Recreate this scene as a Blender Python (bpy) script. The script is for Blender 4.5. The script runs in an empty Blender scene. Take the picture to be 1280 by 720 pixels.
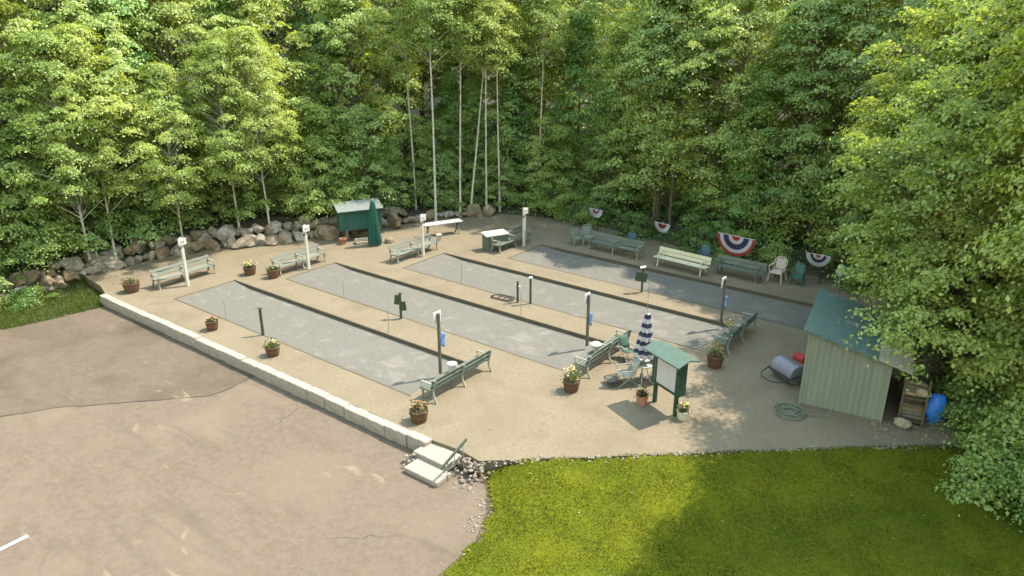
import bpy, bmesh, math, random
import numpy as np
from mathutils import Vector, Matrix, noise
from mathutils.geometry import tessellate_polygon

random.seed(11)
RNG = np.random.default_rng(5)
R = math.radians
SC = bpy.context.scene
COL = SC.collection

# ------------------------------------------------------------------ survey of the site
# x runs along the courts, y across them, z = 0 is the gravel terrace, the drone hovers 12 m up
F, CAMZ, PITCH, TH = 920.0, 12.0, math.atan(348 / 920.0), R(-37.112)

def G(px, py, z=0.0):
    """point of the level z seen at a spot of the 1280x720 survey photo"""
    a, b = (px - 640) / F, (py - 360) / F
    cp, sp = math.cos(PITCH), math.sin(PITCH)
    d = (a, cp - b * sp, -sp - b * cp)
    t = (z - CAMZ) / d[2]
    c, s = math.cos(TH), math.sin(TH)
    return Vector((c * d[0] * t + s * d[1] * t, -s * d[0] * t + c * d[1] * t, z))

# ------------------------------------------------------------------ materials
def _n(nt, t, **kw):
    n = nt.nodes.new(t)
    for k, v in kw.items():
        setattr(n, k, v)
    return n

def mat(name, c1, c2=None, scale=6.0, rough=0.8, bump=0.0, bscale=None, stretch=(1, 1, 1), c3=None, scale3=0.5,
        lo=0.35, hi=0.65, lo3=0.45, hi3=0.65, spec=0.3, metal=0.0, detail=9):
    m = bpy.data.materials.new(name)
    m.use_nodes = True
    nt = m.node_tree
    b = nt.nodes['Principled BSDF']
    b.inputs['Roughness'].default_value = rough
    b.inputs['Specular IOR Level'].default_value = spec
    b.inputs['Metallic'].default_value = metal
    if c2 is None:
        c2 = tuple(x * 0.82 for x in c1)
    tc = _n(nt, 'ShaderNodeTexCoord')
    mp = _n(nt, 'ShaderNodeMapping')
    mp.inputs['Scale'].default_value = stretch
    nt.links.new(tc.outputs['Object'], mp.inputs['Vector'])
    nz = _n(nt, 'ShaderNodeTexNoise')
    nz.inputs['Scale'].default_value = scale
    nz.inputs['Detail'].default_value = detail
    nz.inputs['Roughness'].default_value = 0.65
    nt.links.new(mp.outputs['Vector'], nz.inputs['Vector'])
    cr = _n(nt, 'ShaderNodeValToRGB')
    cr.color_ramp.elements[0].position = lo
    cr.color_ramp.elements[1].position = hi
    cr.color_ramp.elements[0].color = (*c1, 1)
    cr.color_ramp.elements[1].color = (*c2, 1)
    nt.links.new(nz.outputs['Fac'], cr.inputs['Fac'])
    out = cr.outputs['Color']
    if c3 is not None:
        n3 = _n(nt, 'ShaderNodeTexNoise')
        n3.inputs['Scale'].default_value = scale3
        n3.inputs['Detail'].default_value = 5
        n3.inputs['Distortion'].default_value = 0.6
        nt.links.new(mp.outputs['Vector'], n3.inputs['Vector'])
        r3 = _n(nt, 'ShaderNodeValToRGB')
        r3.color_ramp.elements[0].position = lo3
        r3.color_ramp.elements[1].position = hi3
        nt.links.new(n3.outputs['Fac'], r3.inputs['Fac'])
        mx = _n(nt, 'ShaderNodeMix', data_type='RGBA')
        nt.links.new(r3.outputs['Color'], mx.inputs['Factor'])
        nt.links.new(out, mx.inputs[6])
        mx.inputs[7].default_value = (*c3, 1)
        out = mx.outputs[2]
    nt.links.new(out, b.inputs['Base Color'])
    if bump:
        nb = _n(nt, 'ShaderNodeTexNoise')
        nb.inputs['Scale'].default_value = bscale or scale * 3
        nb.inputs['Detail'].default_value = 4
        nt.links.new(mp.outputs['Vector'], nb.inputs['Vector'])
        bp = _n(nt, 'ShaderNodeBump')
        bp.inputs['Strength'].default_value = bump
        bp.inputs['Distance'].default_value = 0.02
        nt.links.new(nb.outputs['Fac'], bp.inputs['Height'])
        nt.links.new(bp.outputs['Normal'], b.inputs['Normal'])
    return m

def leaf_mat(name, dark, mid, light, hue=0.02, val=0.25, trans=0.5, gloss=0.025, patch=False):
    """foliage: each leaf its own green, every plant slightly different; light passes through the blade"""
    m = bpy.data.materials.new(name)
    m.use_nodes = True
    nt = m.node_tree
    nt.nodes.remove(nt.nodes['Principled BSDF'])
    out = nt.nodes['Material Output']
    g = _n(nt, 'ShaderNodeNewGeometry')
    cr = _n(nt, 'ShaderNodeValToRGB')
    cr.color_ramp.elements[0].color = (*dark, 1)
    cr.color_ramp.elements[1].color = (*light, 1)
    e = cr.color_ramp.elements.new(0.5)
    e.color = (*mid, 1)
    nt.links.new(g.outputs['Random Per Island'], cr.inputs['Fac'])
    oi = _n(nt, 'ShaderNodeObjectInfo')
    hs = _n(nt, 'ShaderNodeHueSaturation')
    mr = _n(nt, 'ShaderNodeMapRange')
    mr.inputs[3].default_value = 0.5 - hue
    mr.inputs[4].default_value = 0.5 + hue
    nt.links.new(oi.outputs['Random'], mr.inputs[0])
    nt.links.new(mr.outputs[0], hs.inputs['Hue'])
    mv = _n(nt, 'ShaderNodeMapRange')
    mv.inputs[3].default_value = 1 + val
    mv.inputs[4].default_value = 1 - val
    nt.links.new(oi.outputs['Random'], mv.inputs[0])
    nt.links.new(mv.outputs[0], hs.inputs['Value'])
    nt.links.new(cr.outputs['Color'], hs.inputs['Color'])
    if patch:       # worn, lush and yellowed areas of the lawn
        tc = _n(nt, 'ShaderNodeTexCoord')
        n1 = _n(nt, 'ShaderNodeTexNoise')
        n1.inputs['Scale'].default_value = .75
        n1.inputs['Detail'].default_value = 7
        n1.inputs['Roughness'].default_value = .7
        nt.links.new(tc.outputs['Object'], n1.inputs['Vector'])
        for (a0, a1, b0, b1, s_) in ((.32, .68, .62, 1.32, 'Value'), (.3, .7, .53, .485, 'Hue')):
            q = _n(nt, 'ShaderNodeMapRange')
            q.inputs[1].default_value, q.inputs[2].default_value, q.inputs[3].default_value, q.inputs[4].default_value = a0, a1, b0, b1
            nt.links.new(n1.outputs['Fac'], q.inputs[0])
            nt.links.new(q.outputs[0], hs.inputs[s_])
    d = _n(nt, 'ShaderNodeBsdfDiffuse')
    t = _n(nt, 'ShaderNodeBsdfTranslucent')
    gl = _n(nt, 'ShaderNodeBsdfGlossy')
    gl.inputs['Roughness'].default_value = 0.45
    gl.inputs['Color'].default_value = (0.9, 0.95, 0.85, 1)
    nt.links.new(hs.outputs['Color'], d.inputs['Color'])
    tw = _n(nt, 'ShaderNodeMix', data_type='RGBA', blend_type='MULTIPLY')
    tw.inputs['Factor'].default_value = 1.0
    tw.inputs[7].default_value = (1.35, 1.2, 0.45, 1)
    nt.links.new(hs.outputs['Color'], tw.inputs[6])
    nt.links.new(tw.outputs[2], t.inputs['Color'])
    a = _n(nt, 'ShaderNodeMixShader')
    a.inputs[0].default_value = trans
    nt.links.new(d.outputs[0], a.inputs[1])
    nt.links.new(t.outputs[0], a.inputs[2])
    b = _n(nt, 'ShaderNodeMixShader')
    b.inputs[0].default_value = gloss
    nt.links.new(a.outputs[0], b.inputs[1])
    nt.links.new(gl.outputs[0], b.inputs[2])
    nt.links.new(b.outputs[0], out.inputs['Surface'])
    return m

def layer(m, c, scale, lo, hi, stretch=(1, 1, 1), detail=5, dist=0.0, rot=0.0, fac=1.0):
    """lay another irregular tone over a surface"""
    nt = m.node_tree
    b = nt.nodes['Principled BSDF']
    src = b.inputs['Base Color'].links[0].from_socket
    tc = _n(nt, 'ShaderNodeTexCoord')
    mp = _n(nt, 'ShaderNodeMapping')
    mp.inputs['Scale'].default_value = stretch
    mp.inputs['Rotation'].default_value = (0, 0, rot)
    nt.links.new(tc.outputs['Object'], mp.inputs['Vector'])
    nz = _n(nt, 'ShaderNodeTexNoise')
    nz.inputs['Scale'].default_value = scale
    nz.inputs['Detail'].default_value = detail
    nz.inputs['Distortion'].default_value = dist
    nt.links.new(mp.outputs['Vector'], nz.inputs['Vector'])
    mr = _n(nt, 'ShaderNodeMapRange')
    mr.inputs[1].default_value = lo
    mr.inputs[2].default_value = hi
    mr.inputs[4].default_value = fac
    nt.links.new(nz.outputs['Fac'], mr.inputs[0])
    mx = _n(nt, 'ShaderNodeMix', data_type='RGBA')
    nt.links.new(mr.outputs[0], mx.inputs['Factor'])
    nt.links.new(src, mx.inputs[6])
    mx.inputs[7].default_value = (*c, 1)
    nt.links.new(mx.outputs[2], b.inputs['Base Color'])
    return m

def cracks(m, c, scale, width):
    nt = m.node_tree
    b = nt.nodes['Principled BSDF']
    src = b.inputs['Base Color'].links[0].from_socket
    tc = _n(nt, 'ShaderNodeTexCoord')
    nz = _n(nt, 'ShaderNodeTexNoise')
    nz.inputs['Scale'].default_value = 1.1
    nz.inputs['Detail'].default_value = 6
    ad = _n(nt, 'ShaderNodeMix', data_type='RGBA', blend_type='LINEAR_LIGHT')
    ad.inputs['Factor'].default_value = .35
    nt.links.new(tc.outputs['Object'], nz.inputs['Vector'])
    nt.links.new(tc.outputs['Object'], ad.inputs[6])
    nt.links.new(nz.outputs['Color'], ad.inputs[7])
    vo = _n(nt, 'ShaderNodeTexVoronoi', feature='DISTANCE_TO_EDGE')
    vo.inputs['Scale'].default_value = scale
    nt.links.new(ad.outputs[2], vo.inputs['Vector'])
    n2 = _n(nt, 'ShaderNodeTexNoise')
    n2.inputs['Scale'].default_value = .35
    nt.links.new(tc.outputs['Object'], n2.inputs['Vector'])
    m1 = _n(nt, 'ShaderNodeMapRange')
    m1.inputs[1].default_value = width
    m1.inputs[2].default_value = 0
    nt.links.new(vo.outputs['Distance'], m1.inputs[0])
    m2 = _n(nt, 'ShaderNodeMapRange')
    m2.inputs[1].default_value = .56
    m2.inputs[2].default_value = .68
    nt.links.new(n2.outputs['Fac'], m2.inputs[0])
    mu = _n(nt, 'ShaderNodeMath', operation='MULTIPLY')
    nt.links.new(m1.outputs[0], mu.inputs[0])
    nt.links.new(m2.outputs[0], mu.inputs[1])
    mx = _n(nt, 'ShaderNodeMix', data_type='RGBA')
    nt.links.new(mu.outputs[0], mx.inputs['Factor'])
    nt.links.new(src, mx.inputs[6])
    mx.inputs[7].default_value = (*c, 1)
    nt.links.new(mx.outputs[2], b.inputs['Base Color'])

def vary(m, amt):
    """each object its own tone"""
    nt = m.node_tree
    b = nt.nodes['Principled BSDF']
    src = b.inputs['Base Color'].links[0].from_socket
    oi = _n(nt, 'ShaderNodeObjectInfo')
    mr = _n(nt, 'ShaderNodeMapRange')
    mr.inputs[3].default_value = 1 - amt
    mr.inputs[4].default_value = 1 + amt
    nt.links.new(oi.outputs['Random'], mr.inputs[0])
    hs = _n(nt, 'ShaderNodeHueSaturation')
    nt.links.new(mr.outputs[0], hs.inputs['Value'])
    m3 = _n(nt, 'ShaderNodeMath', operation='MULTIPLY_ADD')
    nt.links.new(oi.outputs['Random'], m3.inputs[0])
    m3.inputs[1].default_value = -.7
    m3.inputs[2].default_value = 1.15
    nt.links.new(m3.outputs[0], hs.inputs['Saturation'])
    nt.links.new(src, hs.inputs['Color'])
    nt.links.new(hs.outputs['Color'], b.inputs['Base Color'])

M = {}
M['asphalt'] = mat('faded_asphalt', (0.088, 0.069, 0.050), (0.112, 0.088, 0.065), 6, .9, .35, 40, c3=(0.123, 0.097, 0.072), scale3=.42, lo3=.45, hi3=.8, spec=.15)
M['asphalt_old'] = mat('older_asphalt', (0.080, 0.063, 0.045), (0.098, 0.078, 0.058), 4, .9, .35, 40, c3=(0.055, 0.043, 0.029), scale3=.3, lo3=.46, hi3=.68, spec=.15)
M['crack'] = mat('crack_filler', (0.034, 0.029, 0.024), None, 8, .9)
M['gravel'] = mat('tan_stone_dust', (0.125, 0.103, 0.070), (0.156, 0.130, 0.088), 8, .95, .4, 50, c3=(0.118, 0.097, 0.065), scale3=.5, lo3=.45, hi3=.75, spec=.15)
M['court'] = mat('grey_court_dust', (0.095, 0.090, 0.077), (0.110, 0.106, 0.090), 8, .95, .3, 45, c3=(0.136, 0.127, 0.109), scale3=1.1, lo3=.56, hi3=.72, spec=.15)
M['soil_floor'] = mat('leaf_litter', (.035, .03, .018), (.065, .055, .034), 3, .95, .5, 14, c3=(.03, .045, .014), scale3=.4)
M['lawn'] = mat('lawn_turf', (0.0682, 0.0803, 0.0060), (0.0924, 0.0990, 0.0075), 5, .9, .6, 60, c3=(0.0561, 0.0726, 0.0060), scale3=.7, lo3=.4, hi3=.7, spec=.03)
M['granite'] = mat('split_granite', (0.219, 0.186, 0.148), (0.263, 0.227, 0.187), 9, .85, .5, 22, c3=(0.170, 0.143, 0.112), scale3=1.5, lo3=.5, hi3=.8)
M['pale_slab'] = mat('pale_granite_slab', (0.194, 0.170, 0.136), (0.228, 0.202, 0.166), 12, .85, .25, 30)
M['boulder'] = mat('field_boulder', (0.142, 0.103, 0.066), (0.298, 0.222, 0.149), 3.5, .9, .8, 9, c3=(0.130, 0.114, 0.066), scale3=1.3)
M['stones'] = mat('white_edging_stone', (0.121, 0.100, 0.075), (0.202, 0.177, 0.141), 2.5, .85, .3, 12)
M['timber'] = mat('weathered_timber', (0.056, 0.048, 0.030), (0.081, 0.070, 0.044), 8, .85, .3, 30, stretch=(.2, 1, 1))
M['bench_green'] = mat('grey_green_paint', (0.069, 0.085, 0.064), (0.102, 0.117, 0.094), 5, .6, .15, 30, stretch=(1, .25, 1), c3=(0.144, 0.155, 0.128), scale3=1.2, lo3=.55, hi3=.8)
M['bench_back'] = mat('dark_backrest', (.05, .062, .045), (.075, .09, .066), 5, .6, .15, 30, stretch=(1, .25, 1))  # backrests of the near benches, a darker tone than their seats
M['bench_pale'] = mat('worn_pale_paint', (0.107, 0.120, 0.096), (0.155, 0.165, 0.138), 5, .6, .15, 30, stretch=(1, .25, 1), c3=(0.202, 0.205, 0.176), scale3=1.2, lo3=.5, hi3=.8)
M['bench_leg'] = mat('pale_cast_metal', (0.160, 0.166, 0.136), (0.213, 0.216, 0.183), 8, .6)
M['cream'] = mat('cream_paint', (0.407, 0.377, 0.252), (0.459, 0.433, 0.311), 5, .6, .1, 20, stretch=(.3, 1, 1))
M['dark_green'] = mat('dark_green_paint', (0.016, 0.043, 0.027), (0.023, 0.056, 0.036), 6, .45)
M['post_green'] = mat('post_green_paint', (0.026, 0.041, 0.022), (0.041, 0.056, 0.033), 6, .6)
M['kiosk_roof'] = mat('pale_green_metal_roof', (0.051, 0.083, 0.062), (0.063, 0.097, 0.075), 6, .45)
M['cab_green'] = mat('cabinet_green_siding', (0.020, 0.071, 0.053), (0.028, 0.087, 0.065), 5, .6, .2, 40, stretch=(1, 1, .2))
M['cab_roof'] = mat('cabinet_roof_metal', (0.098, 0.123, 0.112), (0.148, 0.160, 0.151), 7, .5)
M['board_white'] = mat('white_board', (0.355, 0.334, 0.343), (0.390, 0.373, 0.373), 4, .5)
M['post_white'] = mat('white_post_paint', (0.367, 0.346, 0.302), (0.414, 0.394, 0.350), 5, .6)
M['post_brown'] = mat('dark_post_paint', (.06, .058, .042), (.085, .08, .06), 6, .6)
M['plate'] = mat('white_sign_plate', (0.426, 0.414, 0.390), (0.462, 0.450, 0.426), 5, .5)
M['mark'] = mat('dull_red_mark', (.3, .16, .14), None, 8, .6)
M['blue'] = mat('blue_cloth', (0.049, 0.140, 0.350), (0.070, 0.182, 0.406), 6, .7)
M['navy'] = mat('navy_cloth', (0.018, 0.021, 0.051), (0.027, 0.030, 0.066), 6, .8)
M['white_cloth'] = mat('white_cloth', (0.312, 0.302, 0.312), (0.352, 0.342, 0.352), 6, .8)
M['umbrella_green'] = mat('green_umbrella_cloth', (0.006, 0.052, 0.035), (0.012, 0.070, 0.049), 4, .75)
M['red'] = mat('red_cloth', (0.198, 0.018, 0.018), (0.252, 0.030, 0.027), 6, .8)
M['shed'] = mat('shed_siding', (0.143, 0.156, 0.119), (0.173, 0.186, 0.145), 4, .7, .15, 30, stretch=(1, 1, .15))
M['shed_roof'] = mat('green_roofing', (0.055, 0.097, 0.083), (0.085, 0.122, 0.109), 6, .55, .2, 20, c3=(0.200, 0.194, 0.188), scale3=1.3, lo3=.62, hi3=.75)
M['plywood'] = mat('weathered_plywood', (0.274, 0.237, 0.185), (0.326, 0.289, 0.229), 4, .85, .1, 20)
M['wood'] = mat('split_firewood', (0.222, 0.148, 0.074), (0.296, 0.215, 0.118), 8, .85, .3)
M['rough_wood'] = mat('grey_rough_lumber', (0.096, 0.081, 0.063), (0.141, 0.118, 0.092), 6, .85, .3)
M['bark'] = mat('grey_brown_bark', (0.074, 0.061, 0.046), (0.126, 0.107, 0.085), 5, .95, .8, 18, stretch=(1, 1, .25))
M['birch_bark'] = mat('pale_birch_bark', (0.476, 0.451, 0.375), (0.358, 0.332, 0.273), 4, .85, .4, 14, stretch=(1, 1, 2.2), c3=(0.085, 0.072, 0.055), scale3=2.2, lo3=.62, hi3=.7)
M['barrel'] = mat('stained_barrel_wood', (0.078, 0.035, 0.018), (0.111, 0.053, 0.028), 7, .75, .3, 25, stretch=(1, 1, .2))
M['terracotta'] = mat('terracotta', (0.266, 0.111, 0.063), (0.318, 0.148, 0.089), 6, .8)
M['pale_pot'] = mat('pale_stone_pot', (0.370, 0.333, 0.252), (0.429, 0.385, 0.303), 6, .8)
M['hoop'] = mat('rusted_hoop', (.05, .038, .03), None, 8, .7)
M['soil'] = mat('potting_soil', (.03, .022, .016), (.055, .042, .03), 20, .95, .6)
M['plant'] = leaf_mat('pot_plant_leaf', (.03, .055, .012), (.06, .09, .02), (.12, .13, .03))
M['bloom_yellow'] = mat('yellow_bloom', (0.384, 0.310, 0.074), (0.434, 0.384, 0.186), 20, .7)
M['bloom_rust'] = mat('rust_bloom', (0.228, 0.096, 0.036), (0.300, 0.156, 0.060), 20, .7)
M['bloom_pink'] = mat('pink_bloom', (0.270, 0.096, 0.078), (0.360, 0.192, 0.150), 20, .7)
M['metal'] = mat('galvanised_metal', (0.244, 0.244, 0.229), (0.296, 0.296, 0.281), 8, .45, metal=.5)
M['black'] = mat('black_metal', (.018, .018, .018), (.03, .03, .028), 8, .5)
M['drum'] = mat('grey_drum_paint', (0.126, 0.122, 0.148), (0.155, 0.152, 0.178), 5, .5)
M['teal'] = mat('teal_resin', (0.030, 0.085, 0.106), (0.042, 0.100, 0.122), 5, .45)
M['green_resin'] = mat('dark_green_resin', (0.027, 0.098, 0.078), (0.036, 0.117, 0.094), 5, .45)
M['grey_resin'] = mat('grey_green_resin', (0.120, 0.144, 0.120), (0.150, 0.174, 0.150), 5, .5)
M['pink_resin'] = mat('pale_pink_resin', (0.385, 0.311, 0.266), (0.429, 0.355, 0.311), 5, .5)
M['sling'] = mat('pale_green_sling', (0.221, 0.222, 0.186), (0.263, 0.254, 0.216), 6, .8)
M['dark_sling'] = mat('dark_green_sling', (0.028, 0.063, 0.045), (0.042, 0.084, 0.063), 6, .8)
M['hose'] = mat('green_hose', (0.089, 0.107, 0.072), (0.111, 0.125, 0.086), 5, .5)
M['blue_plastic'] = mat('blue_plastic', (.02, .13, .5), (.03, .17, .58), 3, .4)
M['bag'] = mat('crumpled_paper_bag', (.2, .165, .115), (.28, .235, .17), 8, .85, .4)
M['white_plastic'] = mat('white_plastic', (0.341, 0.331, 0.303), (0.370, 0.360, 0.331), 5, .5)
M['paint'] = mat('white_road_paint', (0.426, 0.420, 0.402), (0.474, 0.468, 0.456), 12, .8)
M['weed'] = leaf_mat('weed_blade', (.035, .07, .008), (.055, .1, .012), (.1, .13, .02), val=0)
M['blade'] = leaf_mat('grass_blade', (0.0684, 0.0847, 0.0114), (0.0940, 0.1062, 0.0114), (0.1334, 0.1345, 0.0247), val=0, gloss=.004, patch=True)
M['lf_birch'] = leaf_mat('birch_leaf', (0.1461, 0.2205, 0.0484), (0.2367, 0.3285, 0.0713), (0.3617, 0.4293, 0.1294), .013, .16)
M['lf_maple'] = leaf_mat('maple_leaf', (0.140, 0.227, 0.060), (0.231, 0.330, 0.097), (0.350, 0.440, 0.160), .02, .22)
M['lf_oak'] = leaf_mat('oak_leaf', (0.145, 0.220, 0.074), (0.231, 0.320, 0.122), (0.363, 0.440, 0.211), .02, .22)
M['lf_hemlock'] = leaf_mat('hemlock_spray', (0.096, 0.199, 0.060), (0.166, 0.300, 0.086), (0.264, 0.417, 0.135), .015, .2, .4)
M['lf_near'] = leaf_mat('near_maple_leaf', (0.174, 0.248, 0.062), (0.273, 0.358, 0.091), (0.412, 0.482, 0.153), .01, .1)
M['lf_bush'] = leaf_mat('shrub_leaf', (0.107, 0.186, 0.046), (0.178, 0.274, 0.064), (0.273, 0.373, 0.109), .02, .2)

for k in ('asphalt', 'asphalt_old'):
    layer(M[k], (0.061, 0.048, 0.036), 60, .55, .72, fac=.55)                       # dark aggregate
    layer(M[k], (0.189, 0.152, 0.113), 75, .6, .74, fac=.6)                         # light aggregate
    layer(M[k], (0.068, 0.054, 0.039), .9, .56, .78, (.22, 1.4, 1), rot=R(-66), dist=.8, fac=.6)   # tyre lines
    layer(M[k], (0.076, 0.057, 0.041), 1.3, .64, .76, dist=1.2, fac=.55)              # oil and damp
    layer(M[k], (0.172, 0.138, 0.099), .8, .66, .74, (.5, 1.6, 1), dist=1.5, rot=R(40), fac=.7)   # sandy drift
    cracks(M[k], (.05, .042, .034), .22, .006)
layer(M['gravel'], (0.082, 0.066, 0.045), 55, .58, .72, fac=.6)
layer(M['gravel'], (0.213, 0.181, 0.125), 70, .6, .74, fac=.6)
layer(M['gravel'], (0.106, 0.086, 0.060), .7, .52, .74, dist=1.0, fac=.6)
layer(M['gravel'], (0.104, 0.084, 0.063), 2.4, .6, .75, (1, .5, 1), dist=1.4, fac=.5)
layer(M['court'], (0.071, 0.069, 0.059), 50, .58, .74, fac=.5)
layer(M['court'], (0.090, 0.085, 0.071), 1.4, .52, .75, (.25, 1.6, 1), dist=.7, fac=.6)
layer(M['court'], (0.168, 0.158, 0.138), 2.2, .62, .74, (.5, 1.2, 1), dist=1.6, fac=.6)
layer(M['lawn'], (0.090, 0.084, 0.012), .9, .6, .75, dist=.8, fac=.6)
vary(M['boulder'], .2)

# ------------------------------------------------------------------ mesh helpers
class MB:
    def __init__(s):
        s.v, s.f, s.mi, s.k = [], [], [], 0

    def add(s, vs, fs, T=None):
        o = len(s.v)
        for v in vs:
            v = Vector(v)
            s.v.append(tuple(T @ v) if T is not None else tuple(v))
        for f in fs:
            s.f.append([i + o for i in f])
            s.mi.append(s.k)
        return s

    def box(s, c, d, T=None, rot=None):
        x, y, z = (q / 2 for q in d)
        vs = [Vector((a, b, e)) for a in (-x, x) for b in (-y, y) for e in (-z, z)]
        if rot is not None:
            vs = [rot @ v for v in vs]
        vs = [v + Vector(c) for v in vs]
        fs = [(0, 1, 3, 2), (4, 6, 7, 5), (0, 4, 5, 1), (2, 3, 7, 6), (0, 2, 6, 4), (1, 5, 7, 3)]
        return s.add(vs, fs, T)

    def tube(s, pts, r, n=8, T=None, close=False):
        pts = [Vector(p) for p in pts]
        rs = r if isinstance(r, (list, tuple)) else [r] * len(pts)
        vs, fs = [], []
        m = len(pts)
        prev = None
        for i, p in enumerate(pts):
            if close:
                t = pts[(i + 1) % m] - pts[i - 1]
            else:
                t = pts[min(i + 1, m - 1)] - pts[max(i - 1, 0)]
            t.normalize()
            if prev is None:
                u = t.orthogonal().normalized()
            else:
                u = prev - t * prev.dot(t)
                u = u.normalized() if u.length > 1e-6 else t.orthogonal().normalized()
            prev = u
            w = t.cross(u)
            for k in range(n):
                a = 2 * math.pi * k / n
                vs.append(p + (u * math.cos(a) + w * math.sin(a)) * rs[i])
        for i in range(m if close else m - 1):
            j = (i + 1) % m
            for k in range(n):
                l = (k + 1) % n
                fs.append((i * n + k, i * n + l, j * n + l, j * n + k))
        if not close:
            fs.append(tuple(range(n - 1, -1, -1)))
            fs.append(tuple((m - 1) * n + k for k in range(n)))
        return s.add(vs, fs, T)

    def bar(s, a, b, w, h, T=None):
        a, b = Vector(a), Vector(b)
        d = b - a
        q = d.to_track_quat('Z', 'Y').to_matrix()
        return s.box((a + b) / 2, (w, h, d.length), T, q)

    def lathe(s, prof, n=20, c=(0, 0, 0), T=None, cap=True, wob=None):
        vs, fs = [], []
        for i, (r, z) in enumerate(prof):
            for k in range(n):
                a = 2 * math.pi * k / n
                q = r * (wob(a, z) if wob else 1)
                vs.append((c[0] + q * math.cos(a), c[1] + q * math.sin(a), c[2] + z))
        for i in range(len(prof) - 1):
            for k in range(n):
                l = (k + 1) % n
                fs.append((i * n + k, i * n + l, (i + 1) * n + l, (i + 1) * n + k))
        if cap:
            fs.append(tuple(range(n - 1, -1, -1)))
            fs.append(tuple((len(prof) - 1) * n + k for k in range(n)))
        return s.add(vs, fs, T)

    def prism(s, poly, axis, lo, hi, T=None):
        """outline in two axes extruded along the third"""
        n = len(poly)
        def P(p, w):
            return {'x': (w, p[0], p[1]), 'y': (p[0], w, p[1]), 'z': (p[0], p[1], w)}[axis]
        vs = [P(p, lo) for p in poly] + [P(p, hi) for p in poly]
        fs = [tuple(range(n)), tuple(range(2 * n - 1, n - 1, -1))]
        fs += [(i, i + n, (i + 1) % n + n, (i + 1) % n) for i in range(n)]
        return s.add(vs, fs, T)

    def build(s, name, mats, parent=None, smooth=False, bevel=0):
        me = bpy.data.meshes.new(name)
        me.from_pydata(s.v, [], s.f)
        mats = mats if isinstance(mats, (list, tuple)) else [mats]
        for m in mats:
            me.materials.append(m)
        if len(mats) > 1:
            me.polygons.foreach_set('material_index', s.mi)
        bm = bmesh.new()
        bm.from_mesh(me)
        bmesh.ops.recalc_face_normals(bm, faces=bm.faces)
        if bevel:
            bmesh.ops.bevel(bm, geom=bm.edges[:], offset=bevel, segments=2, affect='EDGES', clamp_overlap=True)
        bm.to_mesh(me)
        bm.free()
        if smooth:
            me.polygons.foreach_set('use_smooth', [True] * len(me.polygons))
            me.set_sharp_from_angle(angle=R(40))
        o = bpy.data.objects.new(name, me)
        COL.objects.link(o)
        o.parent = parent
        return o

def tag(o, label=None, cat=None, group=None, kind=None):
    if label:
        o['label'] = label
    if cat:
        o['category'] = cat
    if group:
        o['group'] = group
    if kind:
        o['kind'] = kind
    return o

def empty(name, loc, rz=0.0, label=None, cat=None, group=None):
    o = bpy.data.objects.new(name, None)
    o.empty_display_size = .3
    COL.objects.link(o)
    o.location = loc
    o.rotation_euler = (0, 0, rz)
    return tag(o, label, cat, group)

def copy_tree(o, parent=None):
    c = o.copy()
    COL.objects.link(c)
    c.parent = parent
    for ch in list(o.children):
        copy_tree(ch, c)
    return c

def quads(name, V, nper, mats, parent=None, mi=None):
    """one mesh from (n, nper, 3) corner arrays"""
    n = len(V)
    me = bpy.data.meshes.new(name)
    me.vertices.add(n * nper)
    me.vertices.foreach_set('co', np.ascontiguousarray(V, dtype=np.float32).ravel())
    me.loops.add(n * nper)
    me.loops.foreach_set('vertex_index', np.arange(n * nper, dtype=np.int32))
    me.polygons.add(n)
    me.polygons.foreach_set('loop_start', np.arange(0, n * nper, nper, dtype=np.int32))
    for m in (mats if isinstance(mats, (list, tuple)) else [mats]):
        me.materials.append(m)
    if mi is not None:
        me.polygons.foreach_set('material_index', np.asarray(mi, dtype=np.int32))
    me.update()
    me.validate()
    o = bpy.data.objects.new(name, me)
    COL.objects.link(o)
    o.parent = parent
    return o

def unit(a):
    return a / np.maximum(np.linalg.norm(a, axis=-1, keepdims=True), 1e-9)

def leaves(C, N, L, W, rng):
    """leaf blades (folded rhombs) at centres C with normals N"""
    n = len(C)
    N = unit(N)
    t = unit(np.cross(N, rng.normal(size=(n, 3))))
    b = np.cross(N, t)
    L = np.asarray(L).reshape(-1, 1) * np.ones((n, 1))
    W = np.asarray(W).reshape(-1, 1) * np.ones((n, 1))
    v = np.stack([C - t * L * .5, C + b * W * .5 - t * L * .06 + N * W * .12, C + t * L * .5 - N * L * .18,
                  C - b * W * .5 - t * L * .06 + N * W * .12], axis=1)
    return v

# ------------------------------------------------------------------ terrain
EDGE = np.array([(-41, -30), (-37.6, 4), (-36.9, 10), (-36.6, 14), (-36.5, 17), (-35.8, 19.6), (-33.7, 23.1), (-32.2, 26.2), (-30.9, 29.8),
                 (-29.9, 32.6), (-27.5, 35.2), (-23.2, 36.7), (-12, 35), (-5.5, 35.2), (-1.5, 31), (.1, 27), (.3, 23.4), (2.2, 20), (3.5, 8), (5, -30)])

def edge_dist(x, y):
    """metres into the woods, negative on the open site"""
    x, y = np.asarray(x, float), np.asarray(y, float)
    best = np.full(x.shape, 1e9)
    sgn = np.ones(x.shape)
    tt = np.zeros(x.shape)
    for i in range(len(EDGE) - 1):
        a, b = EDGE[i], EDGE[i + 1]
        d = b - a
        u = np.clip(((x - a[0]) * d[0] + (y - a[1]) * d[1]) / (d @ d), 0, 1)
        qx, qy = x - a[0] - u * d[0], y - a[1] - u * d[1]
        r = np.hypot(qx, qy)
        c = d[0] * qy - d[1] * qx
        w = r < best - 1e-9
        best = np.where(w, r, best)
        sgn = np.where(w, np.where(c > 0, 1, -1), sgn)
        tt = np.where(w, i + u, tt)
    return best * sgn, tt

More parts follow.
